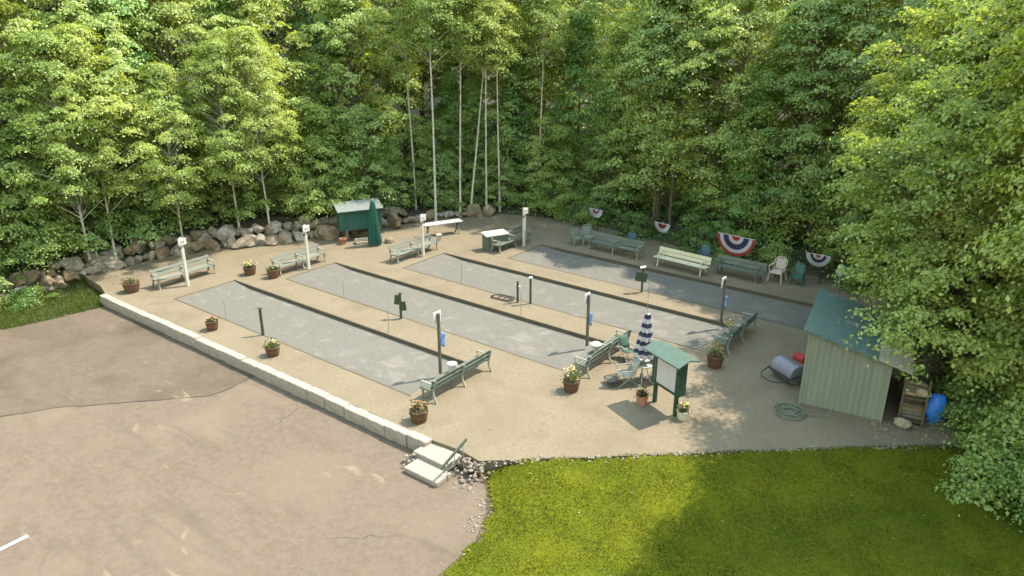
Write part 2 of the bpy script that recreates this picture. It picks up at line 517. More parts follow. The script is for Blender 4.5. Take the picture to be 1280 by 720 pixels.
def terrain_z(x, y):
    d, t = edge_dist(x, y)
    # a bank of about 1.3 m behind the boulders on the left, fading out towards the back fence
    bank = np.interp(t, [0, 1, 2, 6, 7, 8, 9, 10, 11, 19], [.1, .4, .8, .95, .85, .6, .25, .05, 0, 0])
    base = np.interp(t, [0, 1.2, 2.2, 3, 17, 18, 19], [-.42, -.4, -.25, 0, 0, -.2, -.5])
    s = np.clip(d / 1.3, 0, 1)
    s = s * s * (3 - 2 * s)
    z = base + bank * s + np.clip(d - 1, 0, None) * .055 + np.clip(d - 14, 0, None) * .2 + np.clip(d - 45, 0, None) * .1
    z = np.where(d < 0, base - .02 - np.clip(-d, 0, 1.0) * .75, z)
    return np.minimum(z, 34)

def tz(x, y):
    return float(terrain_z(np.array([x]), np.array([y]))[0])

xs = np.concatenate([np.arange(-200, -60, 6), np.arange(-60, 20, .7), np.arange(20, 110, 6)])
ys = np.concatenate([np.arange(-90, -6, 6), np.arange(-6, 62, .7), np.arange(62, 210, 6)])
GX, GY = np.meshgrid(xs, ys, indexing='ij')
GZ = terrain_z(GX, GY)
jit = np.where(edge_dist(GX, GY)[0] > .6, RNG.normal(size=GX.shape) * .07, 0)
GZ = GZ + jit
nx, ny = GX.shape
me = bpy.data.meshes.new('ground')
idx = np.arange(nx * ny).reshape(nx, ny)
fq = np.stack([idx[:-1, :-1], idx[1:, :-1], idx[1:, 1:], idx[:-1, 1:]], -1).reshape(-1, 4)
me.from_pydata(np.stack([GX, GY, GZ], -1).reshape(-1, 3).tolist(), [], fq.tolist())
me.materials.append(M['soil_floor'])
me.polygons.foreach_set('use_smooth', [True] * len(me.polygons))
g = bpy.data.objects.new('ground', me)
COL.objects.link(g)
tag(g, kind='structure')

LOT = -.41

def sheet(name, outer, z, m, holes=(), skirt=0.0):
    loops = [[Vector((p[0], p[1], 0)) for p in outer]] + [[Vector((p[0], p[1], 0)) for p in h] for h in holes]
    flat = [p for l in loops for p in l]
    mb = MB()
    tris = tessellate_polygon(loops)
    mb.add([(p.x, p.y, z) for p in flat], [tuple(t) for t in tris])
    if skirt:
        n = len(outer)
        vs = [(p[0], p[1], z) for p in outer] + [(p[0], p[1], z - skirt) for p in outer]
        mb.add(vs, [(i, (i + 1) % n, (i + 1) % n + n, i + n) for i in range(n)])
    o = mb.build(name, m)
    # every sheet faces up
    me = o.data
    for p in me.polygons:
        if abs(p.normal.z) > .5 and p.normal.z < 0:
            p.flip()
    return tag(o, kind='structure')

def ragged(poly, step=.5, amp=.1, seed=1):
    out = []
    for i, a in enumerate(poly):
        b = poly[(i + 1) % len(poly)]
        L = math.hypot(b[0] - a[0], b[1] - a[1])
        k = max(1, int(L / step))
        for j in range(k):
            x, y = a[0] + (b[0] - a[0]) * j / k, a[1] + (b[1] - a[1]) * j / k
            q = noise.noise(Vector((x * 1.3, y * 1.3, seed))) * amp
            w = noise.noise(Vector((x * 1.3, y * 1.3, seed + 9))) * amp
            out.append((x + q, y + w))
    return out

sheet('parking_lot', [(-70, -60), (20, -60), (20, 14.2), (-70, 14.2)], LOT, M['asphalt'])
# the older, stained paving beyond the joint
OLD = [G(x, y, LOT)[:2] for x, y in ((-160, 540), (-60, 527), (0, 520), (70, 510), (200, 500), (262, 494), (292, 484), (318, 470))]
OLD = [tuple(p) for p in OLD] + [(-22.2, 13.9), (-33.5, 13.9), (-48, 13.9), (-48, 0)]
OLD_R = ragged(OLD, .4, .12, 3)
old = sheet('parking_lot_old_paving', OLD_R, LOT + .004, M['asphalt_old'])
JL = OLD_R[:int(len(OLD_R) * .4)]
mb = MB()
for i in range(len(JL) - 1):
    a, b = Vector((*JL[i], 0)), Vector((*JL[i + 1], 0))
    d = (b - a)
    if d.length > 2 or b.y > 13.4 or b.x > -21.4:
        break
    nrm = Vector((-d.y, d.x, 0)).normalized()
    w0, w1 = (.012 + .02 * random.random() for _ in range(2))
    z = Vector((0, 0, LOT + .008))
    mb.add([a + nrm * w0 + z, a - nrm * w0 + z, b - nrm * w1 + z, b + nrm * w1 + z], [(0, 1, 2, 3)])
tag(mb.build('parking_lot_joint', M['crack']), kind='structure')
a, b = G(-40, 707, LOT), G(35, 669.5, LOT)
d = (b - a).normalized()
nn = Vector((-d.y, d.x, 0)) * .055
sheet('parking_line', [tuple((a + nn)[:2]), tuple((a - nn)[:2]), tuple((b - nn)[:2]), tuple((b + nn)[:2])], LOT + .005, M['paint'])

CY = [(15.16, 18.24), (19.75, 22.85), (24.25, 27.35), (28.6, 31.64)]
CX = [(-30.3, -15.72), (-28.55, -12.68), (-25.2, -9.38), (-21.95, -6.6)]
TER = [(-33.35, 13.64), (-13.35, 13.64), (-12.3, 13.75), (-11.5, 13.66), (-9.76, 15.14), (-6.93, 17.6), (-4.4, 19.74), (-1.35, 22.28), (.0, 23.3), (.3, 27), (-1.2, 31.2),
       (-5.3, 35.3), (-12, 35.3), (-23.2, 36.9), (-27.6, 35.4), (-30.2, 32.8), (-31.2, 29.9), (-32.6, 26.4), (-34.1, 23.3), (-36.3, 19.6), (-37, 17), (-37.1, 14.2), (-34.6, 14.0)]
holes = [[(x0, y0), (x1, y0), (x1, y1), (x0, y1)] for (x0, x1), (y0, y1) in zip(CX, CY)]
sheet('gravel_terrace', TER, 0, M['gravel'], holes, .7)

names = ['bocce court nearest the parking lot, in full sun between granite wall and first path',
         'second bocce court from the parking lot, ending at the bench beside the striped umbrella',
         'third bocce court from the parking lot, ending near the white notice board',
         'farthest bocce court, half shaded, alongside the bunting fence']
for (x0, x1), (y0, y1), lb in zip(CX, CY, names):
    r = empty('bocce_court', ((x0 + x1) / 2, (y0 + y1) / 2, 0), 0, lb, 'bocce court', 'bocce courts on the gravel terrace')
    lx, ly = x1 - x0, y1 - y0
    t = .055
    n_ = 60
    mb = MB()
    vs = [(-lx / 2 + t + (lx - 2 * t) * i / n_, (-ly / 2 + t) if k == 0 else (ly / 2 - t), -.14 + .11 * max(0, 1 - (lx * i / n_) / 1.3)) for i in range(n_ + 1) for k in (0, 1)]
    mb.add(vs, [(2 * i, 2 * i + 2, 2 * i + 3, 2 * i + 1) for i in range(n_)])
    mb.build('playing_surface', M['court'], r)
    for s in (-1, 1):
        mb = MB()
        k, seg = 0, 4
        for i in range(seg):      # butted lengths of timber
            a = -lx / 2 + lx * i / seg
            mb.box((a + lx / seg / 2, s * (ly / 2 - t / 2 - .001), -.08 + random.uniform(-.004, .004)), (lx / seg - .012, t, .18))
        mb.build('side_board', M['timber'], r)
    for s in (-1, 1):
        MB().box((s * (lx / 2 - t / 2), 0, -.09), (t - .01, ly - 2 * t - .01, .16)).build('end_board', M['gravel'], r)

# ------------------------------------------------------------------ lawn
LAWN = [(-11.5, 13.7), (-9.8, 15.18), (-6.97, 17.65), (-4.44, 19.8), (-1.4, 22.34), (.3, 23.4), (4, 21), (9, 6), (9, -12), (-9, -12), (-10.4, 5), (-9.8, 8.2), (-9.65, 9.9), (-9.75, 11.4),
        (-10.25, 12.4), (-10.8, 13.1)]

def inside(poly, x, y):
    c = np.zeros(x.shape, bool)
    n = len(poly)
    for i in range(n):
        x1, y1 = poly[i]
        x2, y2 = poly[(i + 1) % n]
        if y1 == y2:
            continue
        w = ((y1 > y) != (y2 > y)) & (x < (x2 - x1) * (y - y1) / (y2 - y1) + x1)
        c ^= w
    return c

def poly_dist(pl, x, y):
    best = np.full(x.shape, 1e9)
    for a, b in zip(pl[:-1], pl[1:]):
        a, b = np.array(a), np.array(b)
        d = b - a
        u = np.clip(((x - a[0]) * d[0] + (y - a[1]) * d[1]) / (d @ d), 0, 1)
        best = np.minimum(best, np.hypot(x - a[0] - u * d[0], y - a[1] - u * d[1]))
    return best

def lawn_z(x, y):
    dt = poly_dist(LAWN[0:6], x, y)
    dl = poly_dist(LAWN[9:] + LAWN[:1], x, y)
    s = np.clip(1 - dt / 2.6, 0, 1)
    z = -.395 + .38 * s * s * (3 - 2 * s) * np.clip(dl / 1.2, 0, 1)
    return z + .03 * np.sin(x * 1.7 + 1) * np.sin(y * 1.3) * np.clip(dl / 2, 0, 1) + .02 * np.clip(dl, 0, 1)

cs = .14
lx, ly = np.arange(-11.6, 9, cs), np.arange(-2, 23.4, cs)
LX, LY = np.meshgrid(lx, ly, indexing='ij')
wob = .16 * np.sin(LX * 5.1 + 2 * np.sin(LY * 3)) + .12 * np.sin(LY * 7.3 + LX)
ok = inside(LAWN, LX + wob * .6, LY)
LZ = lawn_z(LX, LY)
n2 = LX.shape
idx = np.arange(n2[0] * n2[1]).reshape(n2)
cell = ok[:-1, :-1] & ok[1:, 1:] & ok[1:, :-1] & ok[:-1, 1:]
fq = np.stack([idx[:-1, :-1], idx[1:, :-1], idx[1:, 1:], idx[:-1, 1:]], -1)[cell]
used = np.unique(fq)
remap = np.full(n2[0] * n2[1], -1)
remap[used] = np.arange(len(used))
me = bpy.data.meshes.new('lawn')
me.from_pydata(np.stack([LX, LY, LZ], -1).reshape(-1, 3)[used].tolist(), [], remap[fq].tolist())
me.materials.append(M['lawn'])
lw = bpy.data.objects.new('lawn', me)
COL.objects.link(lw)
tag(lw, kind='structure')

def grass(n, name, poly, x0, x1, y0, y1, zf, h0, h1, m, clump=True):
    x, y = RNG.uniform(x0, x1, n), RNG.uniform(y0, y1, n)
    k = inside(poly, x, y)
    x, y = x[k], y[k]
    nz = .5 + .5 * np.sin(x * 2.3 + np.sin(y * 1.9) * 2) * np.sin(y * 2.1 + np.sin(x * 1.3) * 2)
    h = RNG.uniform(h0, h1, len(x)) * (.7 + .6 * nz)
    z = zf(x, y)
    a = RNG.uniform(0, 2 * np.pi, len(x))
    ln = RNG.normal(size=(len(x), 2)) * h[:, None] * .55
    w = .012
    p = np.stack([x, y, z - .005], -1)
    dx = np.stack([np.cos(a) * w, np.sin(a) * w, 0 * a], -1)
    tip = p + np.stack([ln[:, 0], ln[:, 1], h], -1)
    V = np.stack([p - dx, p + dx, tip], 1)
    return quads(name, V, 3, m)

gr = grass(330000, 'lawn_grass', LAWN, -11.6, 4, 6, 23.3, lawn_z, .022, .05, M['blade'])
tag(gr, 'mown sunlit and shaded grass blades covering the lawn', 'grass', kind='stuff')
dn = 1500
x, y = RNG.uniform(-11.4, 3, dn), RNG.uniform(7, 23, dn)
kk = inside(LAWN, x, y) & (RNG.uniform(0, 1, dn) < .12 + np.exp(-poly_dist(LAWN[10:] + LAWN[:1], x, y) / .35))
x, y = x[kk], y[kk]
C = np.stack([x, y, lawn_z(x, y) + .03], -1)
dry = quads('dry_clippings', leaves(C, RNG.normal(size=(len(x), 3)) * .25 + (0, 0, 1), RNG.uniform(.05, .14, len(x)), RNG.uniform(.02, .06, len(x)), RNG), 4, mat('dry_grass', (.16, .13, .06), (.24, .2, .1), 3, .9))
tag(dry, 'dry clippings and worn pale scraps lying in the lawn and along its edge', 'clippings', kind='stuff')
WEED = [(-35.6, 8), (-33.6, 9.6), (-33.2, 11.3), (-32.9, 13.2), (-33.6, 14.2), (-36.5, 14.4), (-37, 10), (-37, 7)]
wd = grass(70000, 'weedy_verge', WEED, -37, -32.5, 7, 14.5, lambda x, y: np.maximum(terrain_z(x, y), LOT) - .01, .04, .17, M['weed'])
tag(wd, 'rough weeds growing along the far left edge of the parking lot', 'weeds', kind='stuff')

# ------------------------------------------------------------------ granite wall and steps
def rough_block(dims, seed, amp=.02, nsub=5):
    bm = bmesh.new()
    bmesh.ops.create_cube(bm, size=1)
    bmesh.ops.scale(bm, vec=dims, verts=bm.verts)
    bmesh.ops.bevel(bm, geom=bm.edges[:], offset=.02, segments=1, affect='EDGES')
    bmesh.ops.subdivide_edges(bm, edges=bm.edges[:], cuts=nsub, use_grid_fill=True)
    for v in bm.verts:
        q = noise.noise_vector(v.co * 5 + Vector((seed * 7.3, seed, 0))) * amp + noise.noise_vector(v.co * 14 + Vector((seed, 3, seed))) * amp * .5
        v.co += q
    me = bpy.data.meshes.new('granite_block')
    bm.to_mesh(me)
    bm.free()
    return me

wall = empty('granite_wall', (-23.3, 13.5, LOT), 0, 'low pale granite block wall holding up the terrace along the parking lot', 'wall')
x, i = -33.3, 0
while x < -13.45:
    L = min(random.uniform(.88, 1.05), -13.3 - x)
    hgt = .41 + .035 + random.uniform(-.025, .03)
    me = rough_block((L - .03, .3, hgt), i, .016)
    me.materials.append(M['granite'])
    o = bpy.data.objects.new('granite_block', me)
    COL.objects.link(o)
    o.parent = wall
    o.location = (x + L / 2 + 23.3, -.005 + random.uniform(-.012, .012), hgt / 2 - .01)
    x += L
    i += 1
st = empty('granite_steps', (-12.75, 12.9, LOT), 0, 'two pale granite slab steps leading up from the parking lot to the terrace', 'steps')
for c, d in (((.12, -.2, .085), (1.28, .62, .17)), ((-.08, .45, .2), (1.28, .72, .22))):
    me = rough_block(d, 40 + c[0], .006)
    me.materials.append(M['pale_slab'])
    o = bpy.data.objects.new('step_slab', me)
    COL.objects.link(o)
    o.parent = st
    o.location = c
ra = empty('handrail', (-11.98, 12.95, LOT), 0, 'slim dark green handrail on thin posts beside the granite steps', 'handrail')
mb = MB()
mb.bar((0, -.36, .54), (.02, .7, .95), .06, .05)
mb.build('rail', M['post_green'], ra)
for yy, zt in ((-.1, .62), (.2, .74), (.56, .88)):
    MB().tube([(0, yy, .0), (0, yy, zt)], .012, 6).build('post', M['metal'], ra)

def stone_mesh(mb, c, r, rng, flat=.6):
    # a small irregular cobble
    a = rng.uniform(0, 6.28)
    T = Matrix.Translation(c) @ Matrix.Rotation(a, 4, 'Z')
    sx, sy, sz = r * rng.uniform(.8, 1.3), r * rng.uniform(.7, 1.1), r * flat * rng.uniform(.8, 1.2)
    prof = [(.35, -.9), (.85, -.45), (1, .05), (.8, .55), (.4, .9)]
    n = 6
    vs, fs = [], []
    for i, (q, z) in enumerate(prof):
        for k in range(n):
            an = 6.283 * k / n
            w = q * rng.uniform(.85, 1.12)
            vs.append((math.cos(an) * w * sx, math.sin(an) * w * sy, z * sz))
    for i in range(len(prof) - 1):
        for k in range(n):
            l = (k + 1) % n
            fs.append((i * n + k, i * n + l, (i + 1) * n + l, (i + 1) * n + k))
    fs.append(tuple(range(n - 1, -1, -1)))
    fs.append(tuple(range(4 * n, 5 * n)))
    mb.add(vs, fs, T)

mb = MB()
ED = [(-11.4, 13.56), (-9.76, 15.1), (-6.93, 17.56), (-4.4, 19.7), (-1.35, 22.24), (-.3, 23)]
for a, b in zip(ED[:-1], ED[1:]):
    L = math.hypot(b[0] - a[0], b[1] - a[1])
    for j in range(int(L * 24)):
        u = random.random()
        q = random.gauss(0, .075)
        px, py = a[0] + (b[0] - a[0]) * u + q * .65, a[1] + (b[1] - a[1]) * u - q * .76
        stone_mesh(mb, (px, py, .0 - .2 * max(q, 0)), random.uniform(.015, .055), random)
for j in range(50):        # the heap beside the steps
    px, py = random.gauss(-11.45, .22), random.gauss(13.2, .28)
    if px < -11.93 and py < 13.7:
        px = -11.9 + random.random() * .2
    hh = max(0, .32 - .55 * max(0, (13.5 - py)) - .35 * max(0, px + 11.6))
    stone_mesh(mb, (px, py, LOT + hh), random.uniform(.025, .07), random, .75)
for j in range(90):
    u = random.random()
    stone_mesh(mb, (-12.05 + u * .75 + random.gauss(0, .05), 13.62 - random.random() * .22 + u * .02, -.03 - random.random() * .3), random.uniform(.03, .075), random, .75)
for j in range(40):
    stone_mesh(mb, (random.gauss(-13.45, .08), random.gauss(13.1, .2), LOT + random.uniform(0, .25)), random.uniform(.035, .08), random, .75)
for j in range(60):
    u = random.random()
    stone_mesh(mb, (-10.7 + u * .7 + random.gauss(0, .1), 13.0 - u * 1.5 + random.gauss(0, .12), LOT + .01), random.uniform(.015, .05), random)
tag(mb.build('edging_stones', M['stones']), 'loose whitish stones edging the lawn and heaped beside the steps', 'stones', kind='stuff')
mb = MB()
for j in range(420):
    p = G(random.uniform(560, 1140), random.uniform(455, 560), .004)
    stone_mesh(mb, p, random.uniform(.006, .018), random)
for j in range(160):
    p = G(random.uniform(1090, 1180), random.uniform(520, 556), .004)
    stone_mesh(mb, p, random.uniform(.015, .05), random)
tag(mb.build('gravel_bits', M['boulder']), 'scattered pebbles and twigs lying on the terrace', 'pebbles', kind='stuff')

# ------------------------------------------------------------------ boulder wall
def boulder_mesh(seed):
    bm = bmesh.new()
    bmesh.ops.create_icosphere(bm, subdivisions=3, radius=1)
    rs = random.Random(seed)
    cuts = [(Vector((rs.gauss(0, 1), rs.gauss(0, 1), rs.gauss(0, .8))).normalized(), rs.uniform(.5, .82)) for _ in range(13)]
    for v in bm.verts:
        n_ = v.co.normalized()
        r = 1.0
        for c, k in cuts:
            dd = n_.dot(c)
            if dd * r > k:
                r = k / dd
        r += noise.noise(n_ * 2.2 + Vector((seed, 0, 0))) * .12 + noise.noise(n_ * 6 + Vector((0, seed, 0))) * .05
        v.co = n_ * r
    me = bpy.data.meshes.new('boulder')
    bm.to_mesh(me)
    bm.free()
    me.materials.append(M['boulder'])
    me.polygons.foreach_set('use_smooth', [True] * len(me.polygons))
    me.set_sharp_from_angle(angle=R(24))
    return me

BM = [boulder_mesh(i + 1) for i in range(10)]
bw = empty('boulder_wall', (-33.5, 22.5, 0), 0, 'rough dry stacked boulder retaining wall along the foot of the left woods', 'boulder wall')
rs = random.Random(4)
path = [Vector((*p, 0)) for p in EDGE[2:11]]
seglen = [(path[i + 1] - path[i]).length for i in range(len(path) - 1)]
tot = sum(seglen)

def along(s):
    for i, l in enumerate(seglen):
        if s <= l or i == len(seglen) - 1:
            d = (path[i + 1] - path[i]).normalized()
            return path[i] + d * min(s, l), d
        s -= l

for tier, (z0, back, rr) in enumerate(((.2, .0, .55), (.68, .5, .42))):
    s = tier * .37
    while s < tot:
        p, d = along(s)
        r = rr * rs.uniform(.45, 1.3)
        nrm = Vector((-d.y, d.x, 0))          # towards the woods
        top = tz(*(p + nrm * 2.2)[:2])
        base = max(tz(*(p - nrm * .3)[:2]), -.4 if p.y < 13 else -.02)
        if base + z0 - .15 < top - .1:
            q = p + nrm * (back + rs.uniform(-.12, .18))
            o = bpy.data.objects.new('boulder', BM[rs.randrange(10)])
            COL.objects.link(o)
            o.parent = bw
            o.location = (q.x + 33.5, q.y - 22.5, base + z0 * rs.uniform(.85, 1.1))
            o.scale = (r * rs.uniform(1.0, 1.6), r * rs.uniform(.85, 1.15), r * rs.uniform(.75, 1.1))
            o.rotation_euler = (rs.uniform(-.3, .3), rs.uniform(-.3, .3), rs.uniform(0, 6.28))
        s += r * 1.28
for i, (px, py, r, z, lb) in enumerate(((440, 262, .55, .35, 'upright grey boulder standing just right of the green equipment cabinet'),
                                      (115, 340, .62, .28, 'large grey boulder at the left end of the wall above the weeds'),
                                      (60, 357, .45, .2, 'half hidden boulder under the leaves at the far left by the lot'))):
    p = G(494, 285) if i == 0 else G(px, py)
    o = bpy.data.objects.new('loose_boulder', BM[i * 3])
    COL.objects.link(o)
    o.location = (p.x, p.y, z)
    o.scale = (r, r * .8, r * 1.1 if i == 0 else r * .75)
    tag(o, lb, 'boulder', 'loose boulders along the wood edge')

# ------------------------------------------------------------------ benches
def bench(loc, rz, label, mwood, length=3.0, mleg=None, mid=True, mback=None, slat=.125):
    """slatted bench, long side along local y, facing local +x"""
    r = empty('park_bench', loc, rz, label, 'bench', 'long slatted benches around the courts')
    hl = length / 2
    mleg = mleg or M['bench_leg']
    mb = MB()
    for k in range(4):
        mb.box((-.17 + k * .128, 0, .43 + (.006 if k == 3 else 0) - (.012 if k == 0 else 0)), (.112, length, .034))
    mb.build('seat', mwood, r, bevel=.006)
    mb = MB()
    rot = Matrix.Rotation(R(-14), 3, 'Y')
    for z, xx in ((.575, -.265), (.765, -.312)):
        mb.box((xx, 0, z), (.032, length, slat), None, rot)
    mb.build('backrest', mback or mwood, r, bevel=.006)
    for y in ((-hl + .1, 0, hl - .1) if mid else (-hl + .25, hl - .25)):
        mb = MB()
        w = .05
        prof = [(-.44, 0), (-.36, 0), (-.25, .22), (-.235, .4), (-.29, .6), (-.345, .83), (-.4, .83), (-.34, .58), (-.29, .4), (-.31, .24)]
        mb.prism(prof, 'y', y - w / 2, y + w / 2)
        prof = [(.3, 0), (.235, 0), (.17, .2), (.19, .39), (.25, .39), (.235, .2)]
        mb.prism(prof, 'y', y - w / 2 - .001, y + w / 2 + .001)
        mb.box((-.02, y, .388), (.5, w - .006, .05))
        mb.build('leg', mleg, r)
        if mid or True:
            mb = MB()
            mb.box((-.03, y, .645), (.56, .065, .03))
            mb.tube([(.235, y, .635), (.25, y, .55), (.215, y, .44)], .018, 6)
            mb.build('armrest', mleg, r)
    return r

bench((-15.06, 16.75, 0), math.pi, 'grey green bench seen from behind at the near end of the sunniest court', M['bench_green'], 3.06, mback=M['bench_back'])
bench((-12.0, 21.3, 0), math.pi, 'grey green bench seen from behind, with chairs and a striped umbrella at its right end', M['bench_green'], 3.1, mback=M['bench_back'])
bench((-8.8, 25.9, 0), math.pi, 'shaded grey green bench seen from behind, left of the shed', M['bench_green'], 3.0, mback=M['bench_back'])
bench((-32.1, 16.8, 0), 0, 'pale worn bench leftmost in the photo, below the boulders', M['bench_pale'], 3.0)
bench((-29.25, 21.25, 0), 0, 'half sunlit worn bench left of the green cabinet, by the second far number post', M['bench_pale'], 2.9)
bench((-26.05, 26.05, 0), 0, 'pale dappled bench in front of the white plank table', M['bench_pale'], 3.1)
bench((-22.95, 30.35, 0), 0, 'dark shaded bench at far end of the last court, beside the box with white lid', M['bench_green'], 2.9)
bench((-17.95, 32.7, 0), -math.pi / 2 - .05, 'long green bench with three legs beside two grey green chairs', M['bench_green'], 3.15, slat=.18)
bench((-14.05, 32.35, 0), -math.pi / 2 - .08, 'cream yellow bench along the fence between two green benches', M['cream'], 2.85, M['cream'], False, slat=.175)
bench((-11.4, 33.0, 0), -math.pi / 2 - .03, 'low green bench beneath the large bunting, left of the pink chair', M['bench_green'], 2.45, M['bench_green'], False, slat=.18)

# ------------------------------------------------------------------ court number posts
def number_post(loc, label, hgt):
    r = empty('court_number_post', loc, 0, label, 'sign post', 'white court number posts')
    MB().box((0, 0, hgt / 2), (.13, .13, hgt), None).build('post', M['post_white'], r, bevel=.008)
    MB().box((.03, 0, hgt - .47), (.06, .3, .09)).build('bracket', M['post_brown'], r)
    p = MB().box((.1, 0, hgt - .16), (.05, .38, .3)).build('sign_plate', M['plate'], r, bevel=.006)
    mb = MB()
    for yy in (-.07, .06):
        mb.box((.1285, yy, hgt - .18), (.006, .045, .13))
    mb.box((.1285, -.005, hgt - .15), (.005, .08, .035))
    mb.build('number_mark', M['mark'], p)
    return r

number_post((-31.3, 16.45, 0), 'white post with square sign plate in front of the leftmost pale bench', 2.32)
number_post((-28.75, 21.35, 0), 'white post with square sign plate in front of the bench left of the green cabinet', 2.25)
number_post((-25.6, 26.2, 0), 'white post with square sign plate just left of the white plank table', 2.25)
number_post((-22.45, 30.75, 0), 'white post with rounded sign plate beside the box with white lid', 2.15)

def flag_post(loc, label, hgt):
    r = empty('flag_post', loc, 0, label, 'sign post', 'dark posts with blue flags')
    MB().box((0, 0, hgt / 2), (.09, .09, hgt)).build('post', M['post_brown'], r, bevel=.008)
    MB().box((-.064, 0, hgt - .15), (.035, .36, .4)).build('sign_plate', M['plate'], r)
    # a small drooping cloth tied to the post
    vs, fs = [], []
    nu, nv = 6, 7
    for i in range(nu + 1):
        for j in range(nv + 1):
            u, v = i / nu, j / nv
            vs.append((.05 + .01 * math.sin(6 * v + 3 * u), .04 + .24 * u * (1 - .35 * v) + .02 * math.sin(9 * v), hgt - .72 - .5 * v - .1 * u + .02 * math.sin(8 * u)))
    for i in range(nu):
        for j in range(nv):
            a = i * (nv + 1) + j
            fs.append((a, a + 1, a + nv + 2, a + nv + 1))
    o = MB().add(vs, fs).build('flag', M['blue'], r, True)
    sm = o.modifiers.new('cloth', 'SOLIDIFY')
    sm.thickness = .008
    return r

flag_post((-16.0, 16.97, 0), 'dark post with white plate and blue flag at the sunniest court bench', 2.3)
flag_post((-13.1, 22.05, 0), 'dark post with white plate and blue flag left of the striped umbrella', 2.08)
flag_post((-9.78, 26.95, 0), 'dark post with white plate and blue flag in tree shade by the last bench', 2.02)

# ------------------------------------------------------------------ score posts and stakes
def score_post(p, hgt, label, kind):
    r = empty('score_post', p, R(30), label, 'score post', 'green score posts beside the courts')
    MB().box((0, 0, hgt / 2), (.09, .09, hgt)).build('post', M['post_green'], r, bevel=.006)
    if kind == 'hooks':
        mb = MB()
        mb.tube([(-.12, 0, hgt + .03), (0, 0, hgt - .02), (.12, 0, hgt + .03)], .014, 6)
        mb.tube([(-.06, 0, hgt + .07), (0, 0, hgt - .02), (.06, 0, hgt + .07)], .012, 6)
        mb.build('hook', M['post_green'], r)
    if kind == 'paddles':
        MB().box((-.15, .02, hgt - .3), (.2, .05, .42), None, Matrix.Rotation(R(8), 3, 'Y')).build('paddle', M['post_green'], r, bevel=.01)
        MB().box((.14, -.02, hgt - .55), (.2, .05, .4), None, Matrix.Rotation(R(-6), 3, 'Y')).build('paddle', M['post_green'], r, bevel=.01)
        MB().tube([(-.12, 0, hgt + .0), (.12, 0, hgt + .01)], .016, 6).build('hook', M['post_green'], r)
    if kind == 'board':
        MB().box((-.06, -.07, hgt - .42), (.52, .04, .42), None, Matrix.Rotation(R(8), 3, 'Y')).build('score_panel', M['post_green'], r, bevel=.008)
        MB().box((0, 0, hgt + .03), (.26, .2, .06), None, Matrix.Rotation(R(-12), 3, 'Y')).build('cap', M['plate'], r, bevel=.01)
    if kind == 'cap':
        MB().box((0, 0, hgt + .03), (.16, .16, .06)).build('cap', M['plate'], r, bevel=.012)
    if kind == 'cup':
        MB().lathe([(.045, -.07), (.055, .07)], 10, (.09, -.02, hgt - .28)).build('cup', M['white_plastic'], r)
    return r

score_post(G(329, 419), 1.13, 'green score post topped by small hooks on the edge of the first court', 'hooks')
score_post(G(501.5, 398), 1.12, 'green score post carrying two flat paddles on the second court', 'paddles')
score_post(G(647, 378), .98, 'shorter green score post with white cup, beside the black drag mat', 'cup')
score_post(G(663, 379.5), 1.17, 'taller green score post with white cap, beside the black drag mat', 'cap')
score_post(G(802, 365), 1.16, 'green score post with a square dark panel and white cap by the last court', 'board')

for (px, py, h, lb) in ((283, 400, .88, 'thin metal stake on the first court edge above the small red flower tub'),
                        (430, 372, .78, 'thin metal stake on the near edge of the second court'),
                        (577, 355, .98, 'thin metal stake farthest back, near edge of the third court'),
                        (486, 416, .98, 'thin metal stake on the path left of the paddle score post'),
                        (651, 395, 1.05, 'thin metal stake on the path below the two plain score posts'),
                        (809, 386, 1.2, 'thin metal stake on the path right of the square score panel')):
    mb = MB()
    mb.tube([(0, 0, -.05), (.01, 0, h * .5), (0, .01, h)], .013, 6)
    o = mb.build('measuring_stake', M['metal'])
    mb2 = MB()
    o.location = G(px, py)
    tag(o, lb, 'stake', 'thin metal stakes along the courts')

dm = empty('drag_mat', G(629, 373.5), R(2), 'black metal drag frame lying flat on the path between courts', 'drag mat')
MB().tube([(-.55, -.16, .06), (-.45, -.24, .05), (.42, -.2, .05), (.52, -.12, .1), (.5, .2, .12), (.4, .27, .07), (-.42, .22, .06), (-.52, .12, .07)], .03, 6, None, True).build('frame', M['black'], dm)
mb = MB()
for xx in (-.2, .08, .3):
    mb.tube([(xx, -.21, .05), (xx + .03, .23, .08)], .018, 6)
mb.build('crossbar', M['black'], dm)

# ------------------------------------------------------------------ notice board
kb = empty('notice_board', (-8.62, 19.52, 0), R(-24), 'large notice board with white panel, green posts and pale green roof', 'notice board')
for s in (-1, 1):
    MB().box((s * .5, .0, .95), (.11, .11, 1.9)).build('post', M['dark_green'], kb, bevel=.008)
cabn = MB().box((0, .1, 1.28), (1.3, .26, 1.12)).build('cabinet', M['dark_green'], kb, bevel=.01)
MB().box((.0, -.034, 1.28), (1.14, .02, .98)).build('panel', M['board_white'], cabn)
mb = MB()
for c, d in (((0, -.04, 1.81), (1.3, .05, .07)), ((0, -.04, .745), (1.3, .05, .07)), ((-.615, -.04, 1.28), (.07, .05, 1.0)), ((.615, -.04, 1.28), (.07, .05, 1.0))):
    mb.box(c, d)
mb.build('frame', M['dark_green'], cabn)
MB().box((.6, -.08, 1.52), (.07, .06, .1)).build('latch', M['black'], cabn)
mb = MB()
mb.prism([(-.34, 1.84), (.1, 2.0), (.52, 1.9), (.52, 1.94), (.1, 2.045), (-.34, 1.885)], 'x', -.85, .85)
mb.build('roof', M['kiosk_roof'], kb)

